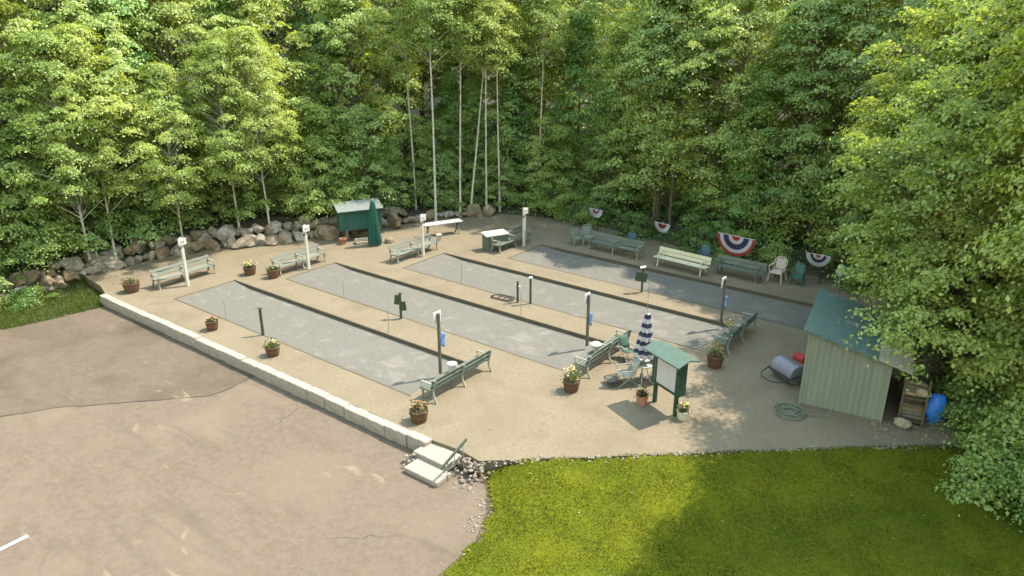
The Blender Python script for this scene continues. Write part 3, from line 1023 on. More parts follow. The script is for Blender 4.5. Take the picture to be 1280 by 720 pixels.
# ------------------------------------------------------------------ equipment cabinet at the back
ca = empty('equipment_cabinet', (-30.45, 26.35, 0), R(62), 'green wooden cabinet on short legs with a pale sloping roof, below the trees', 'cabinet')
for s in (-1, 1):
    for yy in (-.02, .55):
        MB().box((s * .8, yy, .32), (.13, .11, .64)).build('leg', M['rough_wood'], ca)
MB().box((0, .27, 1.17), (2.36, .68, 1.12)).build('cabinet_body', M['cab_green'], ca, bevel=.01)
mb = MB()
for k in range(13):
    mb.box((-1.12 + k * .187, -.082, 1.17), (.02, .014, 1.1))
mb.build('batten', M['cab_green'], ca)
mb = MB()
mb.prism([(-.26, 1.7), (.8, 2.02), (.8, 2.065), (-.26, 1.745)], 'x', -1.27, 1.27)
mb.build('roof', M['cab_roof'], ca)
# things stored beneath and beside it
for px, py, m, r_, lb in ((429, 305, 'terracotta', .19, 'dull red empty pot sitting left of the green cabinet'),):
    o = MB().lathe([(r_ * .7, 0), (r_, .26), (r_ * 1.06, .27), (r_ * 1.06, .33), (r_ * .9, .33), (r_ * .85, .2)], 16).build('flower_pot', M[m], None, True)
    o.location = G(px, py)
    tag(o, lb, 'pot')
cr_ = empty('crate', G(455, 303.5), R(62), 'low pale wooden crate on the ground beneath the green cabinet', 'crate')
mb = MB()
for z in (.07, .19):
    for s in (-1, 1):
        mb.box((0, s * .22, z), (.9, .02, .09))
        mb.box((s * .44, 0, z), (.02, .42, .09))
mb.build('slats', M['plywood'], cr_)
mb = MB()
mb.box((0, 0, .03), (.86, .42, .02))
mb.build('base', M['plywood'], cr_)
o = MB().lathe([(.24, 0), (.26, .12), (.22, .22), (.1, .28), (.02, .29)], 14).build('stone_planter', M['boulder'], None, True)
o.location = G(487, 303)
tag(o, 'squat grey stone planter on the ground right of the green umbrella', 'planter')

def closed_umbrella(loc, label, hgt, prof, mats, stripe, sway=(0, 0)):
    r = empty('patio_umbrella', loc, 0, label, 'umbrella')
    MB().lathe([(.26, 0), (.26, .05), (.06, .1), (.05, .28)], 18).build('base', M['rough_wood'], r, True)
    MB().tube([(0, 0, .05), (sway[0] * .4, sway[1] * .4, hgt * .5), (*sway, hgt)], .022, 8).build('pole', M['plywood'], r, True)
    mb = MB()
    n = 40
    rows = len(prof)
    vs, fs = [], []
    for i, (rad, z) in enumerate(prof):
        f = z / hgt
        for k in range(n):
            a = 2 * math.pi * k / n
            q = rad * (1 + .22 * math.cos(8 * a + 2.2 * f) + .07 * math.sin(3 * a + 5 * f))
            vs.append((sway[0] * f + q * math.cos(a), sway[1] * f + q * math.sin(a), z + .03 * math.cos(8 * a) * (i == 0)))
    for i in range(rows - 1):
        mb.k = stripe(i)
        mb.add(vs[i * n:(i + 2) * n], [(k, (k + 1) % n, (k + 1) % n + n, k + n) for k in range(n)])
    c = mb.build('canopy', mats, r)
    c.data.polygons.foreach_set('use_smooth', [True] * len(c.data.polygons))
    MB().lathe([(.02, -.03), (.035, .03), (.012, .09)], 10, (*sway, hgt)).build('finial', M['plywood'], r, True)
    return r

closed_umbrella(G(469, 306.5), 'closed dark green patio umbrella in front of the green cabinet', 2.5,
                [(.3, .06), (.31, .3), (.29, .7), (.25, 1.2), (.2, 1.7), (.15, 2.1), (.1, 2.4), (.02, 2.5)], [M['umbrella_green']], lambda i: 0)
pr = [(.27 * (1 - (z - .95) / 1.75) ** .8 + .03, z) for z in np.linspace(.95, 2.5, 21)]
closed_umbrella((-10.1, 20.75, 0), 'closed blue and white striped patio umbrella behind the notice board', 2.56, pr + [(.01, 2.58)], [M['white_cloth'], M['navy']],
                lambda i: (i // 2) % 2, (.05, .06))
tb = empty('patio_table', (-10.1, 20.75, 0), 0, 'small round pale patio table under the striped umbrella', 'table')
MB().lathe([(.36, .66), (.38, .68), (.38, .7), (.045, .705)], 28, cap=True).build('tabletop', M['white_plastic'], tb, True)
for k in range(4):
    a = .5 + k * math.pi / 2
    MB().tube([(.1 * math.cos(a), .1 * math.sin(a), .65), (.3 * math.cos(a), .3 * math.sin(a), 0)], .016, 6).build('leg', M['white_plastic'], tb)

# ------------------------------------------------------------------ chairs
def resin_chair(loc, rz, m, label, s=1.0):
    """moulded garden armchair facing local -y"""
    r = empty('garden_chair', loc, rz, label, 'chair', 'moulded garden chairs')
    r.scale = (s, s, s)
    mb = MB()
    mb.prism([(-.24, -.24), (.24, -.24), (.22, .22), (-.22, .22)], 'z', .4, .43)
    mb.box((0, -.24, .395), (.46, .03, .06))
    mb.build('seat', m, r, bevel=.006)
    # arched back with vertical ribs
    mb = MB()
    rot = Matrix.Translation((0, .2, .42)) @ Matrix.Rotation(R(-14), 4, 'X')
    arc = [(math.cos(a) * .25, .33 + math.sin(a) * .2) for a in np.linspace(0, math.pi, 13)]
    for a, b in zip([(.22, 0)] + arc, arc + [(-.22, 0)]):
        mb.bar((a[0], 0, a[1]), (b[0], 0, b[1]), .05, .03, rot)
    for xx in (-.16, -.096, -.032, .032, .096, .16):
        mb.box((xx, 0, .25), (.05, .016, .34 + .3 * math.sqrt(max(0, .0625 - xx * xx)) * 1.3), rot)
    mb.build('backrest', m, r)
    for sx in (-1, 1):
        mb = MB()
        mb.bar((sx * .27, -.25, .64), (sx * .25, .24, .66), .06, .025)
        mb.bar((sx * .27, -.24, .64), (sx * .25, -.22, .41), .05, .025)
        mb.build('armrest', m, r)
        for sy in (-1, 1):
            MB().bar((sx * .23, sy * .21, .42), (sx * .28, sy * .28 + .02, 0), .045, .045).build('leg', m, r)
    return r

resin_chair((-13.5, 33.75, 0), .15, M['teal'], 'teal blue garden chair behind the right end of the cream bench')
resin_chair((-9.75, 33.6, 0), -.05, M['pink_resin'], 'high backed pale pink garden chair by the fence', 1.18)
resin_chair((-8.85, 33.75, 0), .1, M['green_resin'], 'dark green garden chair right of the pale pink one')
resin_chair((-20.35, 32.75, 0), 1.0, M['grey_resin'], 'grey green garden chair beside the long green bench, in front of its twin')
resin_chair((-19.95, 33.2, 0), .75, M['grey_resin'], 'grey green garden chair tucked behind its twin beside the long green bench', 1.08)
resin_chair((-17.6, 33.6, 0), .1, M['teal'], 'blue garden chair hidden behind the long green bench, only its top showing')

def sling_chair(loc, rz, msl, label, s=1.0):
    """folding tube chair with a sling, facing local -y"""
    r = empty('folding_chair', loc, rz, label, 'chair', 'folding sling chairs by the striped umbrella')
    r.scale = (s, s, s)
    for sx in (-1, 1):
        mb = MB()
        mb.tube([(sx * .26, -.34, .015), (sx * .26, .02, .3), (sx * .26, .2, .44), (sx * .26, .4, .95)], .014, 6)
        mb.tube([(sx * .28, .36, .015), (sx * .28, -.05, .33), (sx * .28, -.26, .46)], .014, 6)
        mb.build('leg', M['metal'], r)
        mb = MB()
        mb.box((sx * .29, -.02, .6), (.05, .46, .022))
        mb.tube([(sx * .29, -.2, .6), (sx * .28, -.22, .44)], .012, 6)
        mb.build('armrest', M['metal'], r)
    mb = MB()
    mb.tube([(-.26, -.34, .015), (.26, -.34, .015)], .014, 6)
    mb.tube([(-.28, .36, .015), (.28, .36, .015)], .014, 6)
    mb.build('crossbar', M['metal'], r)
    def sl(pts, nm):
        vs, fs = [], []
        for (y, z) in pts:
            for xx in (-.25, 0, .25):
                vs.append((xx, y, z - (.025 if xx == 0 else 0)))
        for i in range(len(pts) - 1):
            for k in (0, 1):
                fs.append((i * 3 + k, i * 3 + k + 1, i * 3 + k + 4, i * 3 + k + 3))
        o = MB().add(vs, fs).build(nm, msl, r, True)
        mo = o.modifiers.new('cloth', 'SOLIDIFY')
        mo.thickness = .012
    sl([(-.26, .46), (-.1, .42), (.08, .4), (.19, .43)], 'seat')
    sl([(.2, .45), (.26, .6), (.33, .78), (.4, .95)], 'backrest')
    return r

sling_chair((-10.45, 20.25, 0), R(-40), M['sling'], 'pale green folding sling chair left of the notice board, nearest the camera')
sling_chair((-11.3, 21.95, 0), R(70), M['dark_sling'], 'dark green folding chair close behind the bench beside the striped umbrella', .9)
sling_chair((-10.75, 22.2, 0), R(30), M['dark_sling'], 'dark folding chair just right of the bench end, under the umbrella', .95)
sling_chair((-9.65, 21.3, 0), R(170), M['sling'], 'pale folding chair half hidden behind the notice board roof')
# footstool of bent tube before the sling chair
fs_ = empty('footstool', (-10.78, 19.95, 0), R(-40), 'low dark mesh footstool on the gravel left of the notice board', 'footstool')
MB().tube([(-.25, -.22, .2), (.25, -.22, .2), (.25, .22, .26), (-.25, .22, .26)], .016, 6, None, True).build('frame', M['black'], fs_)
MB().prism([(-.23, -.2), (.23, -.2), (.23, .2), (-.23, .2)], 'z', .2, .212).build('mesh_seat', M['post_brown'], fs_)
for sx in (-1, 1):
    MB().tube([(sx * .25, -.22, .2), (sx * .25, -.2, .0), (sx * .25, .2, .0), (sx * .25, .22, .26)], .014, 6).build('leg', M['black'], fs_)

# ------------------------------------------------------------------ planters
def plant_leaves(r, h, n, rng, bloom, nb):
    nb = max(4, int(nb * .6))
    C = rng.normal(size=(n, 3)) * (r * .5, r * .5, h * .25) + (0, 0, h * .4)
    N = rng.normal(size=(n, 3)) * .6 + (0, 0, 1) + C * (1, 1, 0) * 2
    V = leaves(C, N, rng.uniform(.06, .12, n), rng.uniform(.03, .06, n), rng)
    Cb = rng.normal(size=(nb, 3)) * (r * .45, r * .45, h * .16) + (0, 0, h * .72)
    Vb = leaves(Cb, rng.normal(size=(nb, 3)) * .4 + (0, 0, 1), .075, .065, rng)
    return np.concatenate([V, Vb]), [0] * n + [1] * nb

def planter(p, label, mpot='barrel', bloom='bloom_yellow', r=.235, h=.35, seed=0, ph=.36, nl=150, nb=34, rz=0):
    o = empty('flower_tub', p, rz, label, 'planter', 'flower tubs on the terrace')
    pot = MB().lathe([(r * .76, 0), (r * .86, h * .3), (r * .95, h * .65), (r, h), (r * .9, h), (r * .88, h * .86)], 22).build('tub', M[mpot], o, True)
    if mpot == 'barrel':
        for z in (.22, .74):
            q = r * (.76 + .25 * z) + .004
            MB().lathe([(q, h * z), (q + .006, h * z), (q + .01, h * z + .035), (q, h * z + .035)], 22, cap=False).build('hoop', M['hoop'], pot)
    MB().lathe([(r * .88, h * .84), (r * .5, h * .9), (.01, h * .91)], 18, cap=False).build('soil', M['soil'], o, True)
    V, mi = plant_leaves(r * 1.02, ph, nl, np.random.default_rng(seed), bloom, nb)
    V[..., 2] += h * .9
    quads('foliage', V, 4, [M['plant'], M[bloom]], o, mi)
    return o

planter(G(266, 412), 'small red flowered barrel tub on the path, left one of two beside the sunny court', bloom='bloom_pink', r=.25, h=.4, seed=1, ph=.2, nb=40)
planter(G(341.5, 444), 'barrel tub with tan flowers on the path, beside the hooked score post', bloom='bloom_yellow', r=.27, h=.38, seed=2, ph=.3)
planter(G(524, 526), 'barrel tub with rust brown flowers at the left end of the nearest bench', bloom='bloom_rust', r=.3, h=.42, seed=3, ph=.3, nb=60)
planter(G(714, 488), 'barrel tub with tall yellow green plants before the second bench', bloom='bloom_yellow', r=.29, h=.4, seed=4, ph=.55, nl=240, nb=40)
planter(G(893, 458), 'tall shaded barrel tub with reddish plants at the end of the shaded bench', bloom='bloom_rust', r=.3, h=.45, seed=5, ph=.65, nl=260, nb=30)
planter(G(313, 343), 'barrel tub with pale yellow flowers between the two leftmost far benches', bloom='bloom_yellow', r=.3, h=.4, seed=6, ph=.3, nb=80)
planter(G(165.5, 364.5), 'shaded dark tub of green leaves at the far left corner of the terrace', bloom='bloom_pink', r=.36, h=.45, seed=7, ph=.3, nb=8)
planter(G(342, 347), 'dark tub tucked against the left end of the half sunlit far bench', bloom='bloom_yellow', r=.28, h=.42, seed=8, ph=.2, nb=12)
planter((-9.35, 19.35, 0), 'terracotta pot with cream flowers at the left foot of the notice board', 'terracotta', 'bloom_yellow', .2, .34, 9, .28, nb=40)
planter(G(853.5, 523), 'pale stone pot with cream flowers at the right foot of the notice board', 'pale_pot', 'bloom_yellow', .22, .3, 10, .34, nb=50)

o = MB().lathe([(.15, 0), (.15, .26), (.17, .27), (.17, .3), (.12, .3)], 18).build('bucket', M['white_plastic'], None, True)
o.location = (-15.2, 16.72, .455)
tag(o, 'white bucket standing on the seat of the nearest bench', 'bucket')
o = MB().lathe([(.07, 0), (.08, .12), (.2, .24), (.21, .3), (.12, .36), (.02, .38)], 18).build('lantern', M['white_plastic'], None, True)
o.location = (-12.1, 21.0, .455)
tag(o, 'cream bowl shaped lantern on the seat of the bench by the striped umbrella', 'lantern')
pp = empty('flower_pot', (-8.92, 25.5, .455), 0, 'white pot of yellow flowers on the seat of the shaded bench', 'flower pot')
MB().lathe([(.1, 0), (.14, .2), (.12, .2), (.11, .16)], 16).build('pot', M['white_plastic'], pp, True)
V, mi = plant_leaves(.2, .3, 60, np.random.default_rng(3), None, 60)
V[..., 2] += .18
quads('foliage', V, 4, [M['plant'], M['bloom_yellow']], pp, mi)
o = MB().lathe([(.13, 0), (.16, .36), (.17, .37), (.12, .37)], 16).build('bucket', M['white_plastic'], None, True)
o.location = G(549, 301)
tag(o, 'white bucket on the ground under the front edge of the white plank table', 'bucket')

wt = empty('plank_table', (-27.45, 29.75, 0), R(65), 'long white topped plank table in front of the birches', 'table')
mb = MB()
for k in range(3):
    mb.box((0, -.2 + k * .2, .72), (2.3, .185, .045))
mb.build('tabletop', M['white_plastic'], wt, bevel=.006)
for s in (-1, 1):
    mb = MB()
    mb.bar((s * .9, -.28, 0), (s * .9, .2, .69), .05, .08)
    mb.bar((s * .9, .28, 0), (s * .9, -.2, .69), .045, .075)
    mb.build('leg', M['rough_wood'], wt)
bx = empty('storage_box', (-23.45, 29.5, 0), R(65), 'grey storage box with white lid behind the shaded far bench', 'storage box')
MB().box((0, 0, .42), (1.25, .62, .8)).build('body', M['bench_green'], bx, bevel=.015)
MB().box((0, 0, .865), (1.36, .74, .07), None, Matrix.Rotation(R(5), 3, 'X')).build('lid', M['white_plastic'], bx, bevel=.015)

# ------------------------------------------------------------------ fence and bunting
FL = [Vector((-24.2, 36.1, 0)), Vector((-20.7, 35.5, 0)), Vector((-16.4, 34.95, 0)), Vector((-12.2, 34.35, 0)), Vector((-8.0, 34.4, 0)), Vector((-5.2, 34.3, 0))]
fe = empty('wire_fence', FL[0], 0, 'thin dark wire fence with slim posts along the back of the terrace', 'fence')
pts = []
for a, b in zip(FL[:-1], FL[1:]):
    for k in range(2):
        pts.append(a.lerp(b, k / 2))
pts.append(FL[-1])
for p in pts:
    q = p - FL[0]
    MB().tube([(q.x, q.y, -.2), (q.x, q.y, 1.42)], .028, 8).build('post', M['black'], fe)
MB().tube([p - FL[0] + Vector((0, 0, 1.38)) for p in pts], .018, 6).build('rail', M['black'], fe)
mb = MB()
for z in (.2, .5, .8, 1.1):
    mb.tube([p - FL[0] + Vector((0, 0, z)) for p in pts], .005, 4)
for a, b in zip(FL[:-1], FL[1:]):
    n_ = int((b - a).length / .22)
    for k in range(n_):
        q = a.lerp(b, k / n_) - FL[0]
        q2 = a.lerp(b, min(1, (k + 5) / n_)) - FL[0]
        mb.tube([(q.x, q.y, .06), (q2.x, q2.y, 1.36)], .003, 3)
mb.build('wire_mesh', M['black'], fe)

def bunting(c, ang, rad, label, rings):
    """pleated half round fan hung from its straight edge"""
    r = empty('bunting', c, ang, label, 'bunting', 'red white and blue half round buntings on the fence')
    mats = [M['red'], M['white_cloth'], M['navy']]
    n = 44
    mb = MB()
    edges = [0] + [q for q, _ in rings]
    for (q0, (q1, k)) in zip(edges[:-1], rings):
        mb.k = k
        vs = []
        for q in (q0, q1):
            for i in range(n + 1):
                a = -math.pi * i / n
                dz = .03 * q * (1 if i % 2 else -1)
                vs.append((math.cos(a) * q * rad, -.04 + dz - .02 * q, math.sin(a) * q * rad))
        mb.add(vs, [(i, i + 1, i + n + 2, i + n + 1) for i in range(n)])
    o = mb.build('fan', mats, r)
    mo = o.modifiers.new('cloth', 'SOLIDIFY')
    mo.thickness = .008
    MB().box((0, -.035, .01), (rad * 2.02, .02, .035)).build('header', M['white_cloth'], r)
    return r

small = [(.3, 0), (.42, 1), (.66, 2), (1.0, 1)]
bunting((-20.75, 35.42, 1.36), R(-7), .47, 'small pale half round bunting leftmost on the fence, above the grey chairs', [(.25, 1), (.42, 0), (.5, 2), (1.0, 1)])
bunting((-16.35, 34.86, 1.4), R(-8), .47, 'small half round bunting between the long green bench and the cream bench', [(.12, 1), (.4, 0), (.55, 2), (1.0, 1)])
bunting((-12.1, 34.22, 1.62), R(-4), .98, 'large red white and blue bunting above the low green bench', [(.22, 0), (.4, 1), (.68, 2), (.86, 1), (1.0, 0)])
bunting((-8.2, 34.3, 1.42), R(0), .55, 'small bunting at the right end of the fence above the dark green chair', [(.2, 0), (.42, 1), (.66, 2), (1.0, 1)])
jg = empty('water_jug', (-7.05, 33.95, 0), 0, 'grey blue water jug on a slim stand at the right end of the fence', 'jug')
MB().tube([(0, 0, 0), (0, 0, 1.0)], .035, 8).build('stand', M['metal'], jg)
MB().lathe([(.14, .75), (.15, .8), (.15, 1.1), (.06, 1.2), (.05, 1.27)], 16).build('bottle', mat('grey_blue_plastic', (.2, .28, .4), (.26, .34, .46), 4, .4), jg, True)

# ------------------------------------------------------------------ shed
SH = R(9)
sh = empty('garden_shed', (-5.28, 22.38, 0), SH, 'grey green plank shed with a sloping green roof under the big maple', 'shed')
W_, D_, H0, H1 = 2.45, 3.7, 2.62, 1.98
def hz(xx):
    return H0 + (H1 - H0) * xx / W_
mb = MB()
mb.prism([(0, 0), (W_, 0), (W_, H1), (0, H0)], 'y', 0, .06)
mb.build('front_wall', M['shed'], sh)
mb = MB()
nb_ = 14
for k in range(1, nb_):
    xx = W_ * k / nb_
    mb.box((xx, -.008, hz(xx) / 2), (.026, .02, hz(xx) - .04))
for xx in (.03, W_ - .03):
    mb.box((xx, -.012, hz(xx) / 2), (.07, .026, hz(xx) - .04))
mb.build('batten', M['shed'], sh)
MB().prism([(.062, 0), (D_, 0), (D_, H0 - .002), (.062, H0 - .002)], 'x', 0, .06).build('side_wall', M['shed'], sh)
MB().prism([(.062, 0), (D_, 0), (D_, H1 - .002), (.062, H1 - .002)], 'x', W_ - .06, W_).build('side_wall', M['shed'], sh)
MB().prism([(0.062, 0), (W_ - .062, 0), (W_ - .062, H1), (.062, H0 - .02)], 'y', D_ - .06, D_).build('back_wall', M['shed'], sh)
sl = (H1 - H0) / W_
def roofpart(x0, x1, y0, y1, dz, th, nm, m):
    return MB().prism([(x0, H0 + sl * x0 + dz), (x1, H0 + sl * x1 + dz), (x1, H0 + sl * x1 + dz + th), (x0, H0 + sl * x0 + dz + th)], 'y', y0, y1).build(nm, m, sh)
roofpart(-.16, 2.2, -.18, D_ + .15, .012, .05, 'roof', M['shed_roof'])
roofpart(2.05, 3.0, -.2, 2.2, .066, .025, 'plywood_sheet', M['plywood'])
MB().box((1.2, -.003, .04), (2.42, .03, .08)).build('sill', M['rough_wood'], sh)

# the lean-to rack with firewood and odds and ends right of the shed
rk = empty('lumber_rack', (-2.55, 23.0, 0), SH, 'rough lumber rack leaning beside the right wall of the shed', 'rack')
for (xx, yy, h) in ((.1, .1, 1.75), (.75, .1, 1.6), (.1, 2.2, 1.75), (.75, 2.2, 1.6)):
    MB().box((xx, yy, h / 2), (.07, .07, h)).build('post', M['timber'], rk)
MB().box((.42, 1.15, .9), (.6, 2.1, .04)).build('shelf', M['timber'], rk)
MB().box((.42, 1.15, .12), (.6, 2.1, .04)).build('shelf', M['timber'], rk)
rl = random.Random(8)
lab = ['split log lying lowest on the lumber rack, nearest the lawn', 'split log on the lower shelf of the lumber rack', 'split log on the upper shelf of the lumber rack']
for k in range(26):
    up = k >= 14
    row = (k - 14) if up else k
    o = MB().lathe([(.055, -.3), (.06, -.28), (.06, .28), (.05, .3)], 7).build('firewood_log', M['wood'] if rl.random() > .4 else M['rough_wood'])
    base = Matrix.Translation((-2.55, 23.0, 0)) @ Matrix.Rotation(SH, 4, 'Z')
    loc = base @ Vector((.42 + rl.uniform(-.05, .05), .3 + (row % 7) * .15 + rl.uniform(-.02, .02), (.98 if up else .2) + (row // 7) * .12))
    o.location = loc
    o.rotation_euler = (R(90), 0, SH + R(90) + rl.uniform(-.12, .12))
    tag(o, lab[2] if up else lab[1], 'log', 'firewood on the upper shelf' if up else 'firewood on the lower shelf')
for (x_, y_, z_, s_, lb) in ((-2.3, 22.85, .0, .3, 'crumpled pale paper bag on the ground beside the shed corner'), (-1.95, 23.3, .98, .26, 'crumpled tan paper bag on top of the lumber rack')):
    bm = bmesh.new()
    bmesh.ops.create_icosphere(bm, subdivisions=3, radius=1)
    for v in bm.verts:
        v.co = Vector((v.co.x * s_ * .8, v.co.y * s_ * .6, (v.co.z * .5 + .5) * s_)) * (1 + .25 * noise.noise(v.co * 3 + Vector((s_ * 20, 0, 0))) + .12 * noise.noise(v.co * 9))
    me = bpy.data.meshes.new('paper_bag')
    bm.to_mesh(me)
    bm.free()
    me.materials.append(M['bag'])
    o = bpy.data.objects.new('paper_bag', me)
    COL.objects.link(o)
    o.location = (x_, y_, z_)
    tag(o, lb, 'bag')
tbm = MB()
ring = []
for i in range(9):          # a moulded tub on end, open side to the rack
    z = i / 8 * 1.0
    w = .34 * (1 - .35 * (2 * i / 8 - 1) ** 2)
    for k in range(9):
        a = -math.pi / 2 + math.pi * k / 8
        ring.append((math.sin(a) * w, -math.cos(a) * w * .75, z))
tbm.add(ring, [(i * 9 + k, i * 9 + k + 1, (i + 1) * 9 + k + 1, (i + 1) * 9 + k) for i in range(8) for k in range(8)])
tbm.add([ring[k] for k in range(9)], [tuple(range(9))])
tbm.add([ring[72 + k] for k in range(9)], [tuple(range(9))])
o = tbm.build('plastic_tub', M['blue_plastic'], None, True)
o.modifiers.new('shell', 'SOLIDIFY').thickness = .02
o.scale = (.85, .85, .9)
o.location = (-1.6, 23.8, 0)
o.rotation_euler = (R(-14), R(6), R(25))
tag(o, 'bright blue plastic tub standing on end right of the lumber rack', 'tub')

# roller, red bundle, hose
ro = empty('lawn_roller', (-6.15, 23.95, 0), R(-30), 'grey steel drum lawn roller with black looped handle, left of the shed', 'roller')
MB().tube([(-.5, 0, .34), (-.48, 0, .34), (.48, 0, .34), (.5, 0, .34)], [.3, .34, .34, .3], 28).build('drum', M['drum'], ro, True)
MB().tube([(-.54, 0, .34), (-.55, -.35, .3), (-.42, -.78, .22), (-.22, -.95, .2), (.22, -.95, .2), (.42, -.78, .22), (.55, -.35, .3), (.54, 0, .34)], .022, 8).build('handle', M['black'], ro, True)
MB().bar((-.52, -.4, .3), (.52, -.4, .3), .05, .04).build('scraper', M['black'], ro)
o = MB().tube([(-.22, 0, 0), (-.2, 0, .0), (.2, 0, .0), (.22, 0, 0)], [.1, .16, .16, .1], 12).build('rolled_tarp', M['red'], None, True)
o.location = (-5.85, 24.1, .84)
o.rotation_euler = (0, 0, R(-20))
tag(o, 'small red rolled tarp resting on top of the lawn roller', 'tarp')
mb = MB()
hp = []
for i in range(230):
    a = i * .2
    q = .2 + .24 * (.5 + .5 * math.sin(i * .137)) + .03 * math.sin(i * 1.3)
    hp.append((q * math.cos(a) * 1.15 + .04 * math.sin(a * .23), q * math.sin(a) + .05 * math.cos(a * .31), .02 + .06 * i / 230 + .012 * math.sin(i * .9)))
hp += [(.6, .12, .05), (.75, .25, .02), (.95, .3, .02), (1.1, .42, .1), (1.16, .52, .32)]
o = mb.tube(hp, .014, 6).build('garden_hose', M['hose'], None, True)
o.location = (-5.35, 21.7, .0)
tag(o, 'pale green garden hose coiled on the gravel in front of the shed', 'hose')

# ------------------------------------------------------------------ trees
def limb(mb, a, b, r0, r1, rng, sag=.15, n=4, sides=5):
    a, b = np.array(a), np.array(b)
    pts, rs = [], []
    L = np.linalg.norm(b - a)
    w = rng.normal(size=3) * L * .05
    for i in range(n + 1):
        t = i / n
        p = a + (b - a) * t + w * math.sin(math.pi * t) + np.array((0, 0, sag * L * math.sin(math.pi * t) * .5))
        pts.append(tuple(p))
        rs.append(r0 + (r1 - r0) * t)
    mb.tube(pts, rs, sides)

def tree_meshes(seed, H, hb, rmax, kind, K, per, leaf, trunk_r, lean=(0, 0), clump=.7, stems=1):
    """(trunk mesh data, crown mesh data) of one tree standing on the origin"""
    rng = np.random.default_rng(seed)
    mb = MB()
    ph = rng.uniform(0, 6.28, 6)
    kn = np.linspace(0, 1, 9)
    def axis(t, s=0):
        q = rng_off[s]
        return np.array((lean[0] * t ** 1.3 * H + .13 * (math.sin(3.1 * t + ph[0] + s) - math.sin(ph[0] + s)) * H * .055 + .05 * math.sin(9 * t + ph[5]) * t + q[0] * t, lean[1] * t ** 1.3 * H + .13 * (math.sin(2.7 * t + ph[1] + s) - math.sin(ph[1] + s)) * H * .055 + q[1] * t, t * H))
    rng_off = [rng.normal(size=2) * (0 if s == 0 else H * .1) for s in range(stems)]
    for s in range(stems):
        mb.tube([tuple(axis(t, s) - (np.array((0, 0, .4)) if t == 0 else 0)) for t in kn * .95], [trunk_r * (1.25 if t == 0 else 1) * (1 - .88 * t) for t in kn], 8)
    C, Nn, Ls = [], [], []
    for i in range(K):
        if kind == 'hemlock':
            t = 1 - (1 - (i + .5) / K) ** .8 if False else ((i + rng.uniform(.2, .8)) / K)
            h = hb + (H - hb) * t
            rad = rmax * (1 - t) ** .75 * rng.uniform(.35, 1.0) + .15
            phi = rng.uniform(0, 6.28)
            c = axis(h / H) + np.array((math.cos(phi) * rad, math.sin(phi) * rad, -.22 * rad))
            rc = clump * rng.uniform(.7, 1.2)
            fl, dr = .1, .3
        else:
            t = rng.uniform(0, 1) if kind != 'birch' else rng.beta(1.1, 1.15)
            h = hb + (H - hb) * t
            prof = {'birch': (math.sin(math.pi * min(1, t * .8 + .17))) ** .8 * (1 - .35 * t),
                    'maple': (math.sin(math.pi * (t * .84 + .13))) ** .6,
                    'oak': (math.sin(math.pi * (t * .8 + .17))) ** .55,
                    'sapling': (1 - t) ** .6 * .9 + .12,
                    'bush': math.sqrt(max(.02, 1 - t * t))}[kind]
            phi = rng.uniform(0, 6.28)
            lob = 1 + .26 * math.sin(2 * phi + ph[2] + 3 * t) + .2 * math.sin(3 * phi + ph[3] - 4 * t) + .12 * math.sin(7 * t + ph[4] + phi)
            rad = rmax * prof * lob * rng.uniform(0, 1) ** .42
            s = int(rng.integers(stems))
            c = axis(min(h / H, .97), s) + np.array((math.cos(phi) * rad, math.sin(phi) * rad, 0))
            rc = clump * rng.uniform(.55, 1.25)
            fl, dr = .14, .35
            if rng.random() < .5 and kind != 'bush':
                st_ = axis(max(.12, min(.95, (h - .55 * rad - .3) / H)), s)
                limb(mb, st_, c, trunk_r * (.17 if kind == 'birch' else .28) * (1 - .6 * t) + .007, .008, rng)
        n = int(per * rng.uniform(.6, 1.4))
        q = rng.normal(size=(n, 3)) * (rc * .55, rc * .55, rc * fl)
        rr = np.hypot(q[:, 0], q[:, 1])
        q[:, 2] -= dr * rr * rr / rc
        out = np.array((c[0] - axis(min(c[2] / H, .97))[0], c[1] - axis(min(c[2] / H, .97))[1], 0))
        if np.linalg.norm(out) > 1e-3:
            out = out / np.linalg.norm(out)
        C.append(c + q)
        tilt = {'hemlock': .4}.get(kind, .5)
        nn = rng.normal(size=(n, 3)) * tilt + (0, 0, .8) + out * .7 + q * (1, 1, 0) / rc * .5
        Nn.append(nn)
    C, Nn = np.concatenate(C), np.concatenate(Nn)
    n = len(C)
    L = leaf * rng.uniform(.7, 1.35, n)
    V = leaves(C, Nn, L, L * rng.uniform(.5, .72, n), rng)
    return mb, V

PROTO = {}
def proto(key, bark, leafm, **kw):
    mb, V = tree_meshes(**kw)
    t = mb.build('trunk', bark, None, True)
    c = quads('crown', V, 4, leafm)
    PROTO[key] = (t.data, c.data)
    for o in (t, c):
        bpy.data.objects.remove(o)

